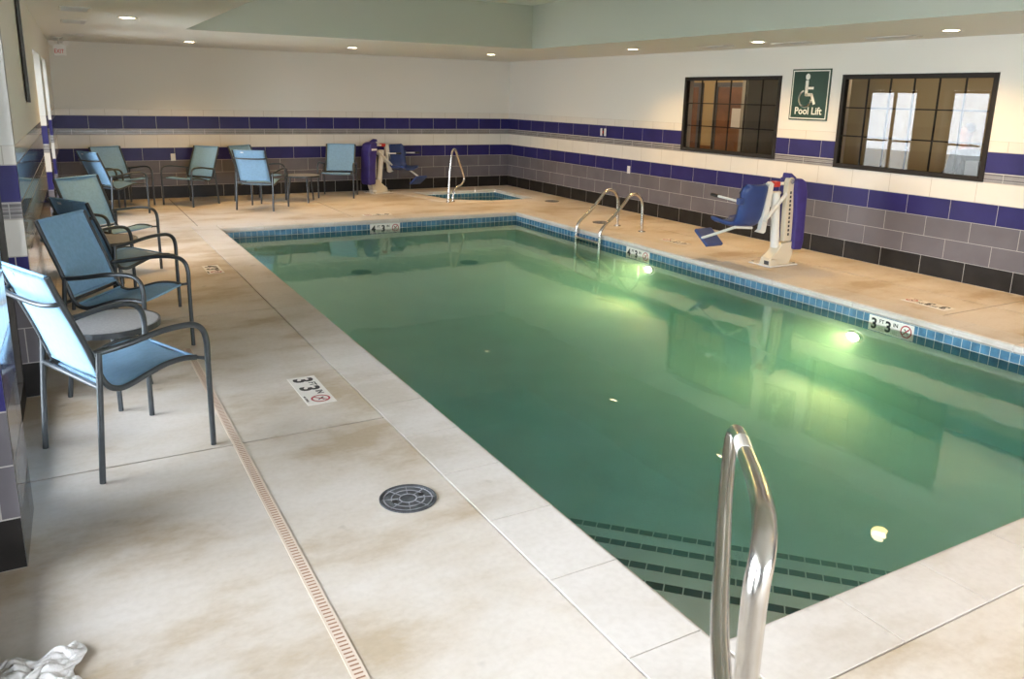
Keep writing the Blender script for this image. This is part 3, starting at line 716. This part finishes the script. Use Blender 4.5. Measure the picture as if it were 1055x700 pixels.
# ------------------------------------------------------------------ pool lifts
def make_lift(label):
    o = empty('pool_lift', label, 'pool lift', (0, 0, 0), 0, 'pool lifts with a blue seat')
    mb = MB(); mb.box((-0.20, -0.12, 0.004), (0.22, 0.19, 0.018), WHITEP, 0.004); 
    for bx_, by_ in ((-0.17, -0.09), (-0.17, 0.16), (0.19, -0.09), (0.19, 0.16)): mb.disc((bx_, by_), 0.014, 0.018, 0.030, STEEL, 12)
    mb.build('base_plate', o)
    mb = MB(); mb.box((-0.205, -0.115, 0.018), (-0.10, -0.02, 0.085), CREAMP, 0.008); mb.box((-0.2065, -0.10, 0.030), (-0.204, -0.035, 0.072), BLACKP); mb.build('base_foot', o)
    mb = MB(); mb.box((0.10, 0.0, 0.018), (0.20, 0.12, 0.07), WHITEP, 0.02); mb.build('base_foot', o)
    mb = MB(); mb.prism([(-0.17, 0.095), (-0.09, 0.15), (0.0, 0.245), (0.14, 0.265), (0.165, 0.15), (0.15, 0.09), (0.12, 0.018), (-0.20, 0.018)], 'y', -0.085, 0.045, CREAMP, 0.006); mb.build('base_bracket', o)
    mb = MB(); mb.prism([(0.020, 0.27), (0.000, 0.765), (0.000, 0.905), (0.012, 0.94), (0.037, 0.958), (0.066, 0.956), (0.094, 0.935), (0.106, 0.90), (0.113, 0.725), (0.135, 0.27)], 'y', -0.075, -0.015, CREAMP, 0.005)
    ms = mb.build('mast', o)
    mb = MB()
    for k in range(11): z = 0.33 + k * 0.045; x = 0.075 - 0.028 * (z - 0.3) / 0.6; mb.box((x - 0.012, -0.078, z), (x + 0.012, -0.0745, z + 0.028), BLACKP, 0.001)
    mb.build('mast_slots', ms)
    mb = MB(); mb.tube([(0.05, -0.08, 0.915), (0.05, -0.09, 0.915)], 0.026, STEEL, 16); mb.build('pivot_cap', ms)
    mb = MB(); mb.tube([(-0.03, 0.0, 0.20), (-0.095, 0.0, 0.80)], 0.047, WHITEP, 20); mb.build('actuator_post', o)
    mb = MB(); P = [(0.085, 0.945), (0.166, 0.945), (0.235, 0.912), (0.268, 0.80), (0.285, 0.275), (0.266, 0.164), (0.135, 0.176), (0.125, 0.544), (0.09, 0.80)]
    mb.prism(P, 'y', -0.12, 0.13, PURPLE, 0.022); cv = mb.build('cover', o)
    mb = MB(); mb.box((0.10, 0.131, 0.80), (0.215, 0.1335, 0.835), PAPER); mb.build('printed_label', cv)
    mb = MB(); mb.prism([(0.01, 0.955), (0.02, 1.0), (0.05, 1.0), (0.13, 0.95), (0.11, 0.92)], 'y', -0.07, 0.03, PURPLE, 0.010); mb.build('cover_hood', cv)
    mb = MB()
    for yy in (-0.055, 0.045):
        mb.tube([(0.02, yy, 0.79), (-0.28, yy, 0.51)], 0.021, WHITEP, 10)
    mb.build('lift_arm', o)
    mb = MB(); mb.tube([(0.04, 0.0, 0.885), (-0.24, 0.0, 0.885)], 0.018, WHITEP, 10); mb.build('upper_link', o)
    mb = MB(); mb.prism([(-0.245, 0.895), (-0.215, 0.918), (-0.175, 0.892), (-0.235, 0.383), (-0.262, 0.366), (-0.352, 0.388), (-0.31, 0.414), (-0.285, 0.60)], 'y', -0.045, 0.01, WHITEP, 0.006); mb.build('seat_hanger', o)
    mb = MB(); mb.box((-0.165, -0.05, 0.857), (-0.085, 0.03, 0.915), REDP, 0.008); mb.build('control_box', o)
    # seat shell: back curves into the pan
    mb = MB(); path = smooth_path([(0, -0.055, 0.895), (0, -0.04, 0.80), (0, -0.015, 0.65), (0, 0.01, 0.53), (0, 0.06, 0.465), (0, 0.14, 0.452), (0, 0.28, 0.46), (0, 0.38, 0.472), (0, 0.42, 0.455)], 4)
    n = len(path); m_ = 10; th = 0.03; A, B = [], []
    for i, p in enumerate(path):
        t = (path[min(i + 1, n - 1)] - path[max(i - 1, 0)]).normalized(); nr = Vector((0, -t.z, t.y))
        e = min(i, n - 1 - i) / 3.0; hw = 0.18 - 0.06 * max(0, 1 - e) ** 2
        for k in range(m_ + 1):
            w = -1 + 2 * k / m_; x = -0.422 + hw * w; lift_ = 0.045 * abs(w) ** 4
            A.append(Vector((x, p.y, p.z)) + nr * lift_); B.append(Vector((x, p.y, p.z)) + nr * (lift_ - th))
    W_ = m_ + 1; N_ = n * W_; fs = []
    for i in range(n - 1):
        for k in range(m_): a = i * W_ + k; fs += [(a, a + 1, a + W_ + 1, a + W_), (N_ + a, N_ + a + W_, N_ + a + W_ + 1, N_ + a + 1)]
        for k in (0, m_): a = i * W_ + k; fs.append((a, a + W_, N_ + a + W_, N_ + a))
    for i in (0, n - 1):
        for k in range(m_): a = i * W_ + k; fs.append((a, a + 1, N_ + a + 1, N_ + a))
    mb.faces(A + B, fs, LIFTBLUE, True); mb.build('seat_shell', o)
    for xx in (-0.645, -0.225):
        mb = MB(); mb.tube([(xx, -0.03, 0.725), (xx, 0.28, 0.745)], 0.013, WHITEP, 10); a_ = mb.build('armrest', o)
        mb = MB(); mb.tube([(xx, 0.275, 0.7447), (xx, 0.38, 0.752)], 0.019, BLACKP, 10); mb.build('grip', a_)
    mb = MB(); mb.box((-0.66, -0.06, 0.69), (-0.60, 0.0, 0.76), LIFTBLUE, 0.01); mb.build('arm_pivot', o)
    mb = MB(); mb.tube([(-0.64, 0.0, 0.452), (-0.62, 0.24, 0.36), (-0.62, 0.50, 0.258)], 0.016, WHITEP, 10); mb.tube([(-0.64, 0.0, 0.452), (-0.40, 0.0, 0.43)], 0.014, WHITEP, 10); mb.build('leg_bar', o)
    mb = MB(); M_ = Matrix.Translation((-0.52, 0.50, 0.245)) @ Matrix.Rotation(math.radians(36), 4, 'X'); mb.box((-0.11, -0.11, -0.02), (0.13, 0.15, 0.02), LIFTBLUE, 0.012, M_); mb.build('footrest', o)
    return o
l1 = make_lift('blue seat pool lift with cream mast on the right deck beside the long wall'); l1.location = (6.72, 6.05, 0)
dup(l1, (4.95, 13.72, 0), math.radians(196), 'blue seat pool lift with purple cover standing at the back wall', None, 0.95)

# ------------------------------------------------------------------ rails
o = empty('stair_handrail', 'large stainless steel handrail at the near corner of the pool', 'handrail', (1.035, 0.90, 0))
def off(P): return [(a - 1.035, b - 0.90, c_) for a, b, c_ in P]
P = smooth_path(off([(1.035, 0.90, 0.0), (1.033, 0.899, 0.35), (1.025, 0.892, 0.68), (1.008, 0.877, 0.817), (1.002, 0.870, 0.887), (1.016, 0.877, 0.930), (1.052, 0.908, 0.952), (1.114, 0.968, 0.950), (1.252, 1.108, 0.901), (1.428, 1.291, 0.827), (1.628, 1.506, 0.748), (1.829, 1.719, 0.668), (1.902, 1.808, 0.638), (1.908, 1.827, 0.611), (1.860, 1.787, 0.572), (1.750, 1.681, 0.536), (1.639, 1.572, 0.513), (1.489, 1.42, 0.482), (1.288, 1.213, 0.446), (1.05, 0.93, 0.425)]), 6)
mb = MB(); mb.tube(P, 0.0235, STEEL, 20); mb.build('tube', o)
mb = MB(); mb.ring((0, 0), 0.024, 0.05, 0.0, 0.012, STEEL, 24); mb.build('flange', o)
tp = [p for p in P if 0.690 < p.z < 0.765 and p.x > 0.55]
mb = MB(); mb.tube(tp, 0.0247, MARKW, 20); mb.build('tape_band', o)

o = empty('hot_tub_grab_rail', 'slim bent stainless grab rail at the front of the hot tub', 'handrail', (5.585, 12.08, 0))
hp = [(5.582, 0.0), (5.616, 0.50), (5.655, 0.775), (5.675, 0.835), (5.705, 0.862), (5.735, 0.855), (5.766, 0.805), (5.936, 0.426), (5.950, 0.375), (5.942, 0.33), (5.886, 0.268), (5.769, 0.232), (5.715, 0.185), (5.690, 0.10), (5.680, 0.0)]
mb = MB(); mb.tube(smooth_path([(x - 5.585, (x - 5.58) * 0.45 if z > 0.01 or x < 5.6 else 0.045, z) for x, z in hp], 5), 0.019, STEEL, 14); mb.build('tube', o)
mb = MB(); mb.ring((-0.003, -0.001), 0.02, 0.042, 0.0, 0.01, STEEL, 20); mb.build('flange', o)
mb = MB(); mb.ring((0.095, 0.045), 0.02, 0.042, 0.0, 0.01, STEEL, 20); mb.build('flange', o)

o = empty('pool_ladder', 'stainless steel pool ladder with two curved handrails on the right pool edge', 'ladder', (6.40, 8.66, 0))
lp = [(6.038, -0.62), (6.038, -0.10), (6.045, 0.03), (6.09, 0.105), (6.27, 0.255), (6.43, 0.425), (6.48, 0.485), (6.545, 0.512), (6.61, 0.505), (6.675, 0.455), (6.705, 0.38), (6.715, 0.25), (6.722, 0.004)]
for yy in (8.93, 8.385):
    mb = MB(); mb.tube(smooth_path([(x - 6.40, yy - 8.66, z) for x, z in lp], 5), 0.0205, STEEL, 14); r_ = mb.build('handrail', o)
    mb = MB(); mb.ring((0.322, yy - 8.66), 0.021, 0.05, 0.0, 0.012, STEEL, 20); mb.build('flange', r_)
for z in (-0.100, -0.37, -0.6):
    mb = MB(); mb.box((-0.40, -0.275, z - 0.012), (-0.33, 0.27, z + 0.012), STEEL, 0.006); mb.build('rung', o)

# ------------------------------------------------------------------ depth markers
def nodive(mb, M, r):
    def ringM(r0, r1, n=28):
        vs = []; fs = []
        for k in range(n):
            a = 2 * PI * k / n
            for rr in (r0, r1): vs.append(M @ Vector((rr * math.cos(a), rr * math.sin(a), 0.0012)))
        for k in range(n): fs.append((2 * k, 2 * k + 1, (2 * k + 3) % (2 * n), (2 * k + 2) % (2 * n)))
        mb.faces(vs, fs, REDINK)
    ringM(r * 0.80, r)
    def bar(a, b, w, z, mt):
        a, b = Vector(a), Vector(b); d = (b - a).normalized(); nn = Vector((-d.y, d.x)) * w
        mb.poly([M @ Vector((*(p), z)) for p in (a + nn, a - nn, b - nn, b + nn)], mt)
    bar((-0.35 * r, 0.38 * r), (0.02 * r, 0.02 * r), r * 0.10, 0.0011, INK); bar((0.0, 0.05 * r), (0.45 * r, 0.28 * r), r * 0.08, 0.0011, INK)
    bar((0.05 * r, -0.02 * r), (0.30 * r, -0.30 * r), r * 0.07, 0.0011, INK)
    bar((-0.6 * r, -0.6 * r), (0.6 * r, 0.6 * r), r * 0.09, 0.0013, REDINK)
def marker(name, label, org, right, up, w, h, feet, inch, floor_style=False):
    """org: lower left corner of the plate on the surface"""
    r_, u_ = Vector(right), Vector(up); nrm = r_.cross(u_)
    M = Matrix(((r_.x, u_.x, nrm.x, 0), (r_.y, u_.y, nrm.y, 0), (r_.z, u_.z, nrm.z, 0), (0, 0, 0, 1)))
    o = empty(name, label, 'depth marker', org)
    mb = MB(); mb.box((0, 0, 0), (w, h, 0.003), MARKW, 0, M); mb.build('plate', o)
    mb = MB(); T = lambda x, y: M @ Matrix.Translation((x, y, 0.0032))
    s = h * 0.95
    text_mesh(mb, feet, s, T(w * 0.05, h * 0.17), INK, bold=0.004 * s / 0.12); text_mesh(mb, 'FT', s * 0.36, T(w * 0.235, h * 0.60), INK, bold=0.001)
    text_mesh(mb, inch, s, T(w * 0.37, h * 0.17), INK, bold=0.004 * s / 0.12); text_mesh(mb, 'IN', s * 0.36, T(w * 0.55, h * 0.60), INK, bold=0.001)
    mb.build('lettering', o)
    mb = MB(); nodive(mb, T(w * 0.84, h * (0.56 if floor_style else 0.5)), h * (0.33 if floor_style else 0.40)); mb.build('no_diving_symbol', o)
    if floor_style:
        mb = MB(); text_mesh(mb, 'NO DIVING', h * 0.11, T(w * 0.70, h * 0.05), INK); mb.build('caption', o)
    return o
marker('depth_marker', 'white 3 FT 3 IN depth plate on the right waterline near the front pool lamp', (PX1 - 0.0045, 4.345, -0.196), (0, -1, 0), (0, 0, 1), 0.432, 0.133, '3', '3')
marker('depth_marker', 'white 4 FT 3 IN depth plate on the waterline below the pool ladder', (PX1 - 0.0045, 7.85, -0.186), (0, -1, 0), (0, 0, 1), 0.455, 0.13, '4', '3')
marker('depth_marker', 'white 4 FT 3 IN depth plate on the waterline of the far pool end', (3.717, PY1 - 0.0045, -0.187), (1, 0, 0), (0, 0, 1), 0.45, 0.128, '4', '3')
marker('depth_marker', 'white depth plate on the near left deck in front of the nearest chair', (1.092, 4.712, 0.0005), (0, -1, 0), (1, 0, 0), 0.478, 0.166, '3', '3', True)
marker('depth_marker', 'white depth plate on the left deck farther back, beyond the left wall chairs', (1.147, 8.368, 0.0005), (0, -1, 0), (1, 0, 0), 0.405, 0.155, '4', '3', True)
marker('depth_marker', 'white depth plate on the right deck behind the front pool lamp', (6.725, 3.98, 0.0005), (0, 1, 0), (-1, 0, 0), 0.43, 0.155, '3', '3', True)
marker('depth_marker', 'white depth plate on the right deck between ladder and pool lift', (6.725, 7.40, 0.0005), (0, 1, 0), (-1, 0, 0), 0.43, 0.155, '4', '3', True)
marker('depth_marker', 'white depth plate on the back deck in front of the rear pool lift', (4.21, 11.20, 0.0005), (-1, 0, 0), (0, -1, 0), 0.43, 0.155, '4', '3', True)

# ------------------------------------------------------------------ lids, drains
RIBM = mat('worn_grey_rib', (0.24, 0.25, 0.28), 0.5, noise=0.4, scale=16)
def lid(name, label, x, y, z, r, m_, group=None):
    rib = RIBM if m_ is LIDM else m_
    o = empty(name, label, 'drain cover', (x, y, z), 0.5, group)
    mb = MB(); mb.ring((0, 0), r * 0.93, r, 0, 0.006, m_, 36); mb.build('rim', o)
    mb = MB(); mb.disc((0, 0), r * 0.925, 0, 0.003, m_, 36)
    for q in (0.32, 0.60, 0.86): mb.ring((0, 0), r * q - 0.005, r * q, 0.003, 0.0048, rib, 30)
    for k in range(8):
        a = 2 * PI * k / 8; mb.box((r * 0.34, -0.0018, 0.003), (r * 0.9, 0.0018, 0.0046), rib, 0, Matrix.Rotation(a, 4, 'Z'))
    mb.build('cover', o)
    for a in (0.35, 0.35 + PI):
        mb = MB(); mb.box((r * 0.42, -r * 0.09, 0.003), (r * 0.60, r * 0.09, 0.0052), INK, 0, Matrix.Rotation(a + 2.4, 4, 'Z')); mb.build('finger_hole', o)
lid('skimmer_lid', 'round dark skimmer lid set in the near left deck', 1.187, 2.981, 0.001, 0.125, LIDM)
lid('skimmer_lid', 'round dark skimmer lid in the right deck beside the pool ladder', 6.69, 9.28, 0.001, 0.12, LIDM)
lid('skimmer_lid', 'round dark skimmer lid in the deck right of the hot tub', 7.30, 11.58, 0.001, 0.12, LIDM)
lid('main_drain', 'dark round drain on the pool floor, left one', 3.30, 9.82, FZ(9.82) + 0.012, 0.13, BLACKP)
lid('main_drain', 'dark round drain on the pool floor, right one', 4.86, 9.83, FZ(9.83) + 0.012, 0.13, BLACKP)

mb = MB(); mb.box((0.620, YF + 0.02, 0.0005), (0.667, 5.62, 0.0035), TRENCHM); td = mb.build('trench_drain')
tag(td, 'long narrow beige slotted drain running along the left deck', 'drain')
mb = MB(); y = 1.6
while y < 5.6:
    mb.box((0.629, y, 0.0036), (0.658, y + 0.0065, 0.0042), SLOTM); y += 0.0205
sl = mb.build('slot_row', td); sl['kind'] = 'stuff'

# ------------------------------------------------------------------ underwater lamps
for (y, z, lb) in ((4.477, -0.306, 'glowing underwater lamp in the right pool wall, nearer the front'), (7.391, -0.262, 'glowing underwater lamp in the right pool wall near the ladder')):
    o = empty('pool_lamp', lb, 'pool light', (PX1 - 0.003, y, z), 0, 'underwater pool lamps')
    def circ(r, x, n=28): return [(x, r * 0.85 * math.cos(2 * PI * k / n), r * 0.5 * math.sin(2 * PI * k / n)) for k in range(n)]
    mb = MB(); a, b, c_ = circ(0.115, 0), circ(0.105, -0.012), circ(0.075, -0.014); n = 28
    mb.faces(a + b + c_, [(k, (k + 1) % n, n + (k + 1) % n, n + k) for k in range(n)] + [(n + k, n + (k + 1) % n, 2 * n + (k + 1) % n, 2 * n + k) for k in range(n)], STEEL, True); mb.build('bezel', o)
    mb = MB(); mb.poly(circ(0.075, -0.0135), UWLAMP); mb.build('lens', o)
    ld = bpy.data.lights.new('bulb', 'SPOT'); ld.energy = 85; ld.color = (1.0, 0.58, 0.18); ld.shadow_soft_size = 0.06; ld.spot_size = math.radians(150); ld.spot_blend = 1.0
    l = bpy.data.objects.new('bulb', ld); COL.objects.link(l); l.parent = o; l.location = (-0.03, 0, 0)
    l.rotation_euler = (0, math.radians(78), 0)

# ------------------------------------------------------------------ signs, plates
o = empty('pool_lift_sign', 'green sign with white wheelchair symbol and Pool Lift lettering', 'sign', (XW - 0.004, 6.75, 1.825))
MS = Matrix(((0, 0, -1, 0), (-1, 0, 0, 0), (0, 1, 0, 0), (0, 0, 0, 1)))     # sign x -> -Y, y -> Z, out -> -X
mb = MB(); mb.box((-0.282, -0.295, 0), (0.282, 0.295, 0.012), SIGNG, 0.003, MS); mb.build('board', o)
mb = MB()
for (a, b) in (((-0.266, -0.279), (0.266, -0.267)), ((-0.266, 0.267), (0.266, 0.279)), ((-0.266, -0.267), (-0.254, 0.267)), ((0.254, -0.267), (0.266, 0.267))): mb.box((*a, 0.012), (*b, 0.0132), SIGNW, 0, MS)
mb.build('border', o)
mb = MB()
def stroke(pts, w):
    for p, q in zip(pts, pts[1:]):
        p, q = Vector(p), Vector(q); d = (q - p).normalized(); nn = Vector((-d.y, d.x)) * w / 2
        mb.poly([MS @ Vector((*(t), 0.0128)) for t in (p - d * w * .3 + nn, p - d * w * .3 - nn, q + d * w * .3 - nn, q + d * w * .3 + nn)], SIGNW)
mb.poly([MS @ Vector((-0.045 + 0.033 * math.cos(2 * PI * k / 24), 0.205 + 0.037 * math.sin(2 * PI * k / 24), 0.0128)) for k in range(24)], SIGNW)
stroke([(-0.050, 0.15), (-0.050, 0.0)], 0.044); stroke([(-0.045, 0.075), (0.045, 0.075)], 0.028); stroke([(-0.05, 0.0), (0.03, 0.0), (0.078, -0.10)], 0.036)
wheel = [(-0.06 + 0.09 * math.cos(a), -0.045 + 0.095 * math.sin(a)) for a in [math.radians(112 + (350 - 112) * k / 24) for k in range(25)]]
stroke(wheel, 0.020)
mb.build('wheelchair_symbol', o)
mb = MB(); text_mesh(mb, 'Pool Lift', 0.118, MS @ Matrix.Translation((0, -0.225, 0.0125)), SIGNW, 'CENTER', bold=0.002); mb.build('lettering', o)

def outlet(label, loc, rz, wide=1, group='wall plates'):
    o = empty('wall_outlet', label, 'outlet', loc, rz)
    w = 0.036 * wide; mb = MB(); mb.box((-w, -0.006, -0.058), (w, 0, 0.058), WHITEP, 0.002); mb.build('plate', o)
    mb = MB()
    for k in range(wide):
        cx_ = -w + 0.036 * (2 * k + 1)
        for z in (0.022, -0.022): mb.box((cx_ - 0.015, -0.008, z - 0.014), (cx_ + 0.015, -0.006, z + 0.014), PAPER, 0.001)
        for z in (0.022, -0.022):
            for dx in (-0.006, 0.006): mb.box((cx_ + dx - 0.001, -0.0084, z - 0.005), (cx_ + dx + 0.001, -0.0079, z + 0.005), INK)
    mb.build('socket', o); return o
outlet('white outlet plate on the back wall behind the left chairs', (1.62, YB - 0.0025, 0.66), 0)
outlet('white outlet plate low on the right wall left of the ladder', (XW - 0.0025, 10.15, 0.652), -PI / 2)
o = empty('call_station', 'white twin plate with a red button high on the right wall', 'switch plate', (XW - 0.0025, 10.88, 1.20), -PI / 2)
mb = MB(); mb.box((-0.075, -0.008, -0.06), (-0.025, 0, 0.06), WHITEP, 0.002); mb.box((0.03, -0.008, -0.06), (0.08, 0, 0.06), WHITEP, 0.002); mb.build('plate', o)
mb = MB(); mb.box((-0.024, -0.006, -0.05), (0.029, 0, 0.05), BLACKP, 0.002); mb.build('backplate', o)
mb = MB(); mb.box((-0.012, -0.014, -0.02), (0.016, -0.006, 0.02), REDP, 0.004); mb.build('button', o)

# notice board on the left wall, seen almost edge on
o = empty('notice_board', 'dark framed board high on the left wall seen edge on', 'notice board', PL(6.75, 2.0, 0.004), LANG)
mb = MB(); mb.box((0, -0.17, -0.39), (0.022, 0.17, 0.37), BROWNP, 0.003); mb.build('frame', o)
mb = MB(); mb.box((0.0225, -0.15, -0.37), (0.0245, 0.15, 0.35), BOARDF); mb.build('panel', o)

# exit sign with emergency lamp heads
o = empty('exit_sign', 'white exit light with red lettering hanging at the back left ceiling corner', 'exit sign', (0.16, 13.0, ZC))
mb = MB(); mb.box((-0.06, -0.04, -0.02), (0.06, 0.04, 0), VENTW, 0.004); mb.tube([(0, 0, -0.02), (0, 0, -0.10)], 0.012, VENTW, 10); mb.build('mount', o)
mb = MB(); mb.box((-0.075, -0.03, -0.255), (0.075, 0.03, -0.10), WHITEP, 0.006); bd = mb.build('housing', o)
mb = MB(); text_mesh(mb, 'EXIT', 0.072, Matrix(((1, 0, 0, -0.066), (0, 0, -1, -0.0305), (0, 1, 0, -0.215), (0, 0, 0, 1))), REDP, bold=0.001, sx=0.80); mb.build('lettering', bd)
for s in (-1, 1):
    mb = MB(); mb.tube([(s * 0.085, 0.0, -0.07), (s * 0.085, -0.06, -0.085)], [0.022, 0.036], WHITEP, 14); mb.tube([(0, 0, -0.06), (s * 0.085, 0, -0.07)], 0.008, VENTW, 8); mb.build('lamp_head', o)

# ------------------------------------------------------------------ towel on the near left deck
bm = bmesh.new(); n = 44
grid = []
for i in range(n + 1):
    row = []
    for j in range(n + 1):
        u, v = i / n, j / n; x = -0.40 + 0.31 * u; y = 2.36 + 0.20 * v
        e = min(u, 1 - u, v, 1 - v) * 5; e = min(1, e)
        h = 0.015 * abs(math.sin(13 * u + 6 * v + 2.5 * math.sin(7 * v))) + 0.012 * abs(math.sin(21 * v - 12 * u + 1.3 + 2 * math.sin(9 * u))) + 0.010 * max(0, math.sin(5.3 * u * v * 4 + 1)) + 0.008 * abs(math.sin(31 * u + 23 * v))
        row.append(bm.verts.new((x + 0.02 * math.sin(7 * v + 3 * u), y + 0.02 * math.sin(8 * u) + 0.012 * math.sin(19 * u), 0.004 + h * (0.25 + 0.75 * e))))
    grid.append(row)
for i in range(n):
    for j in range(n): bm.faces.new((grid[i][j], grid[i + 1][j], grid[i + 1][j + 1], grid[i][j + 1]))
me = bpy.data.meshes.new('crumpled_towel'); bm.to_mesh(me); bm.free()
for p in me.polygons: p.use_smooth = True
me.materials.append(TOWEL)
o = bpy.data.objects.new('crumpled_towel', me); COL.objects.link(o); tag(o, 'crumpled white cloth lying on the deck at the bottom left corner', 'towel')
sm = o.modifiers.new('s', 'SOLIDIFY'); sm.thickness = 0.004; sm.offset = 1; sb_ = o.modifiers.new('d', 'SUBSURF'); sb_.levels = 1; sb_.render_levels = 1

# ------------------------------------------------------------------ person seated in the lobby behind the large window
ch = empty('tub_chair', 'white rounded chair behind the large window', 'chair', (9.2, 5.62, 0))
mb = MB(); mb.disc((0, 0), 0.27, 0.0, 0.03, STEEL, 28); mb.tube([(0, 0, 0.03), (0, 0, 0.54)], 0.03, STEEL, 12); mb.build('pedestal', ch)
mb = MB(); mb.disc((0, 0), 0.27, 0.54, 0.60, CHAIRW, 28); mb.build('seat', ch)
mb = MB(); mb.ring((0, 0), 0.262, 0.29, 0.56, 1.13, CHAIRW, 28, math.radians(215), math.radians(325)); mb.build('backrest', ch)
pp = empty('person', 'person in a dark grey top sitting in the lobby behind the large window', 'person', (9.2, 5.62, 0))
def skin_body(name, V, E, Rad, mt, parent, root=0):
    me = bpy.data.meshes.new(name); me.from_pydata(V, E, []); o = bpy.data.objects.new(name, me); COL.objects.link(o); o.parent = parent
    me.materials.append(mt)
    md = o.modifiers.new('skin', 'SKIN'); md.use_smooth_shade = True
    for i, r in enumerate(Rad):
        d = me.skin_vertices[0].data[i]; d.radius = (r, r) if not isinstance(r, tuple) else r; d.use_root = (i == root)
    s_ = o.modifiers.new('sub', 'SUBSURF'); s_.levels = 2; s_.render_levels = 2
    return o
# facing +y: hips, spine, neck, head, arms resting on the thighs, legs hanging to the footplate
V = [(0, -0.02, 0.76), (0, -0.02, 0.95), (0, 0.0, 1.15), (0, 0.01, 1.27), (0, 0.02, 1.34), (0, 0.035, 1.43), (0, 0.035, 1.50),
     (-0.17, 0, 1.20), (-0.22, 0.02, 0.98), (-0.16, 0.22, 0.88), (0.17, 0, 1.20), (0.22, 0.02, 0.98), (0.16, 0.22, 0.88),
     (-0.10, 0.04, 0.75), (-0.11, 0.40, 0.74), (-0.11, 0.42, 0.32), (-0.11, 0.55, 0.26), (0.10, 0.04, 0.75), (0.11, 0.40, 0.74), (0.11, 0.42, 0.32), (0.11, 0.55, 0.26)]
E = [(0, 1), (1, 2), (2, 3), (3, 4), (4, 5), (5, 6), (2, 7), (7, 8), (8, 9), (2, 10), (10, 11), (11, 12), (0, 13), (13, 14), (14, 15), (15, 16), (0, 17), (17, 18), (18, 19), (19, 20)]
Rd = [0.14, (0.145, 0.11), (0.15, 0.11), 0.055, 0.052, 0.082, 0.070, 0.062, 0.048, 0.036, 0.062, 0.048, 0.036, 0.085, 0.065, 0.045, 0.035, 0.085, 0.065, 0.045, 0.035]
skin_body('body', V, E, Rd, SKIN, pp)
V2 = [(0, -0.02, 0.78), (0, -0.02, 0.95), (0, 0.0, 1.14), (0, 0.008, 1.245), (-0.17, 0, 1.19), (-0.22, 0.02, 0.98), (-0.18, 0.16, 0.90), (0.17, 0, 1.19), (0.22, 0.02, 0.98), (0.18, 0.16, 0.90)]
skin_body('top', V2, [(0, 1), (1, 2), (2, 3), (2, 4), (4, 5), (5, 6), (2, 7), (7, 8), (8, 9)], [(0.16, 0.14), (0.17, 0.13), (0.175, 0.13), 0.07, 0.08, 0.064, 0.052, 0.08, 0.064, 0.052], JACKET, pp)
V3 = [(0, -0.02, 0.77), (-0.10, 0.06, 0.76), (-0.11, 0.40, 0.75), (-0.11, 0.42, 0.36), (0.10, 0.06, 0.76), (0.11, 0.40, 0.75), (0.11, 0.42, 0.36)]
skin_body('trousers', V3, [(0, 1), (1, 2), (2, 3), (0, 4), (4, 5), (5, 6)], [0.15, 0.10, 0.08, 0.065, 0.10, 0.08, 0.065], TROUS, pp)
V4 = [(0, 0.0, 1.48), (0, -0.02, 1.52), (0, -0.045, 1.44)]
skin_body('hair', V4, [(0, 1), (1, 2)], [0.084, 0.06, 0.066], HAIR, pp)
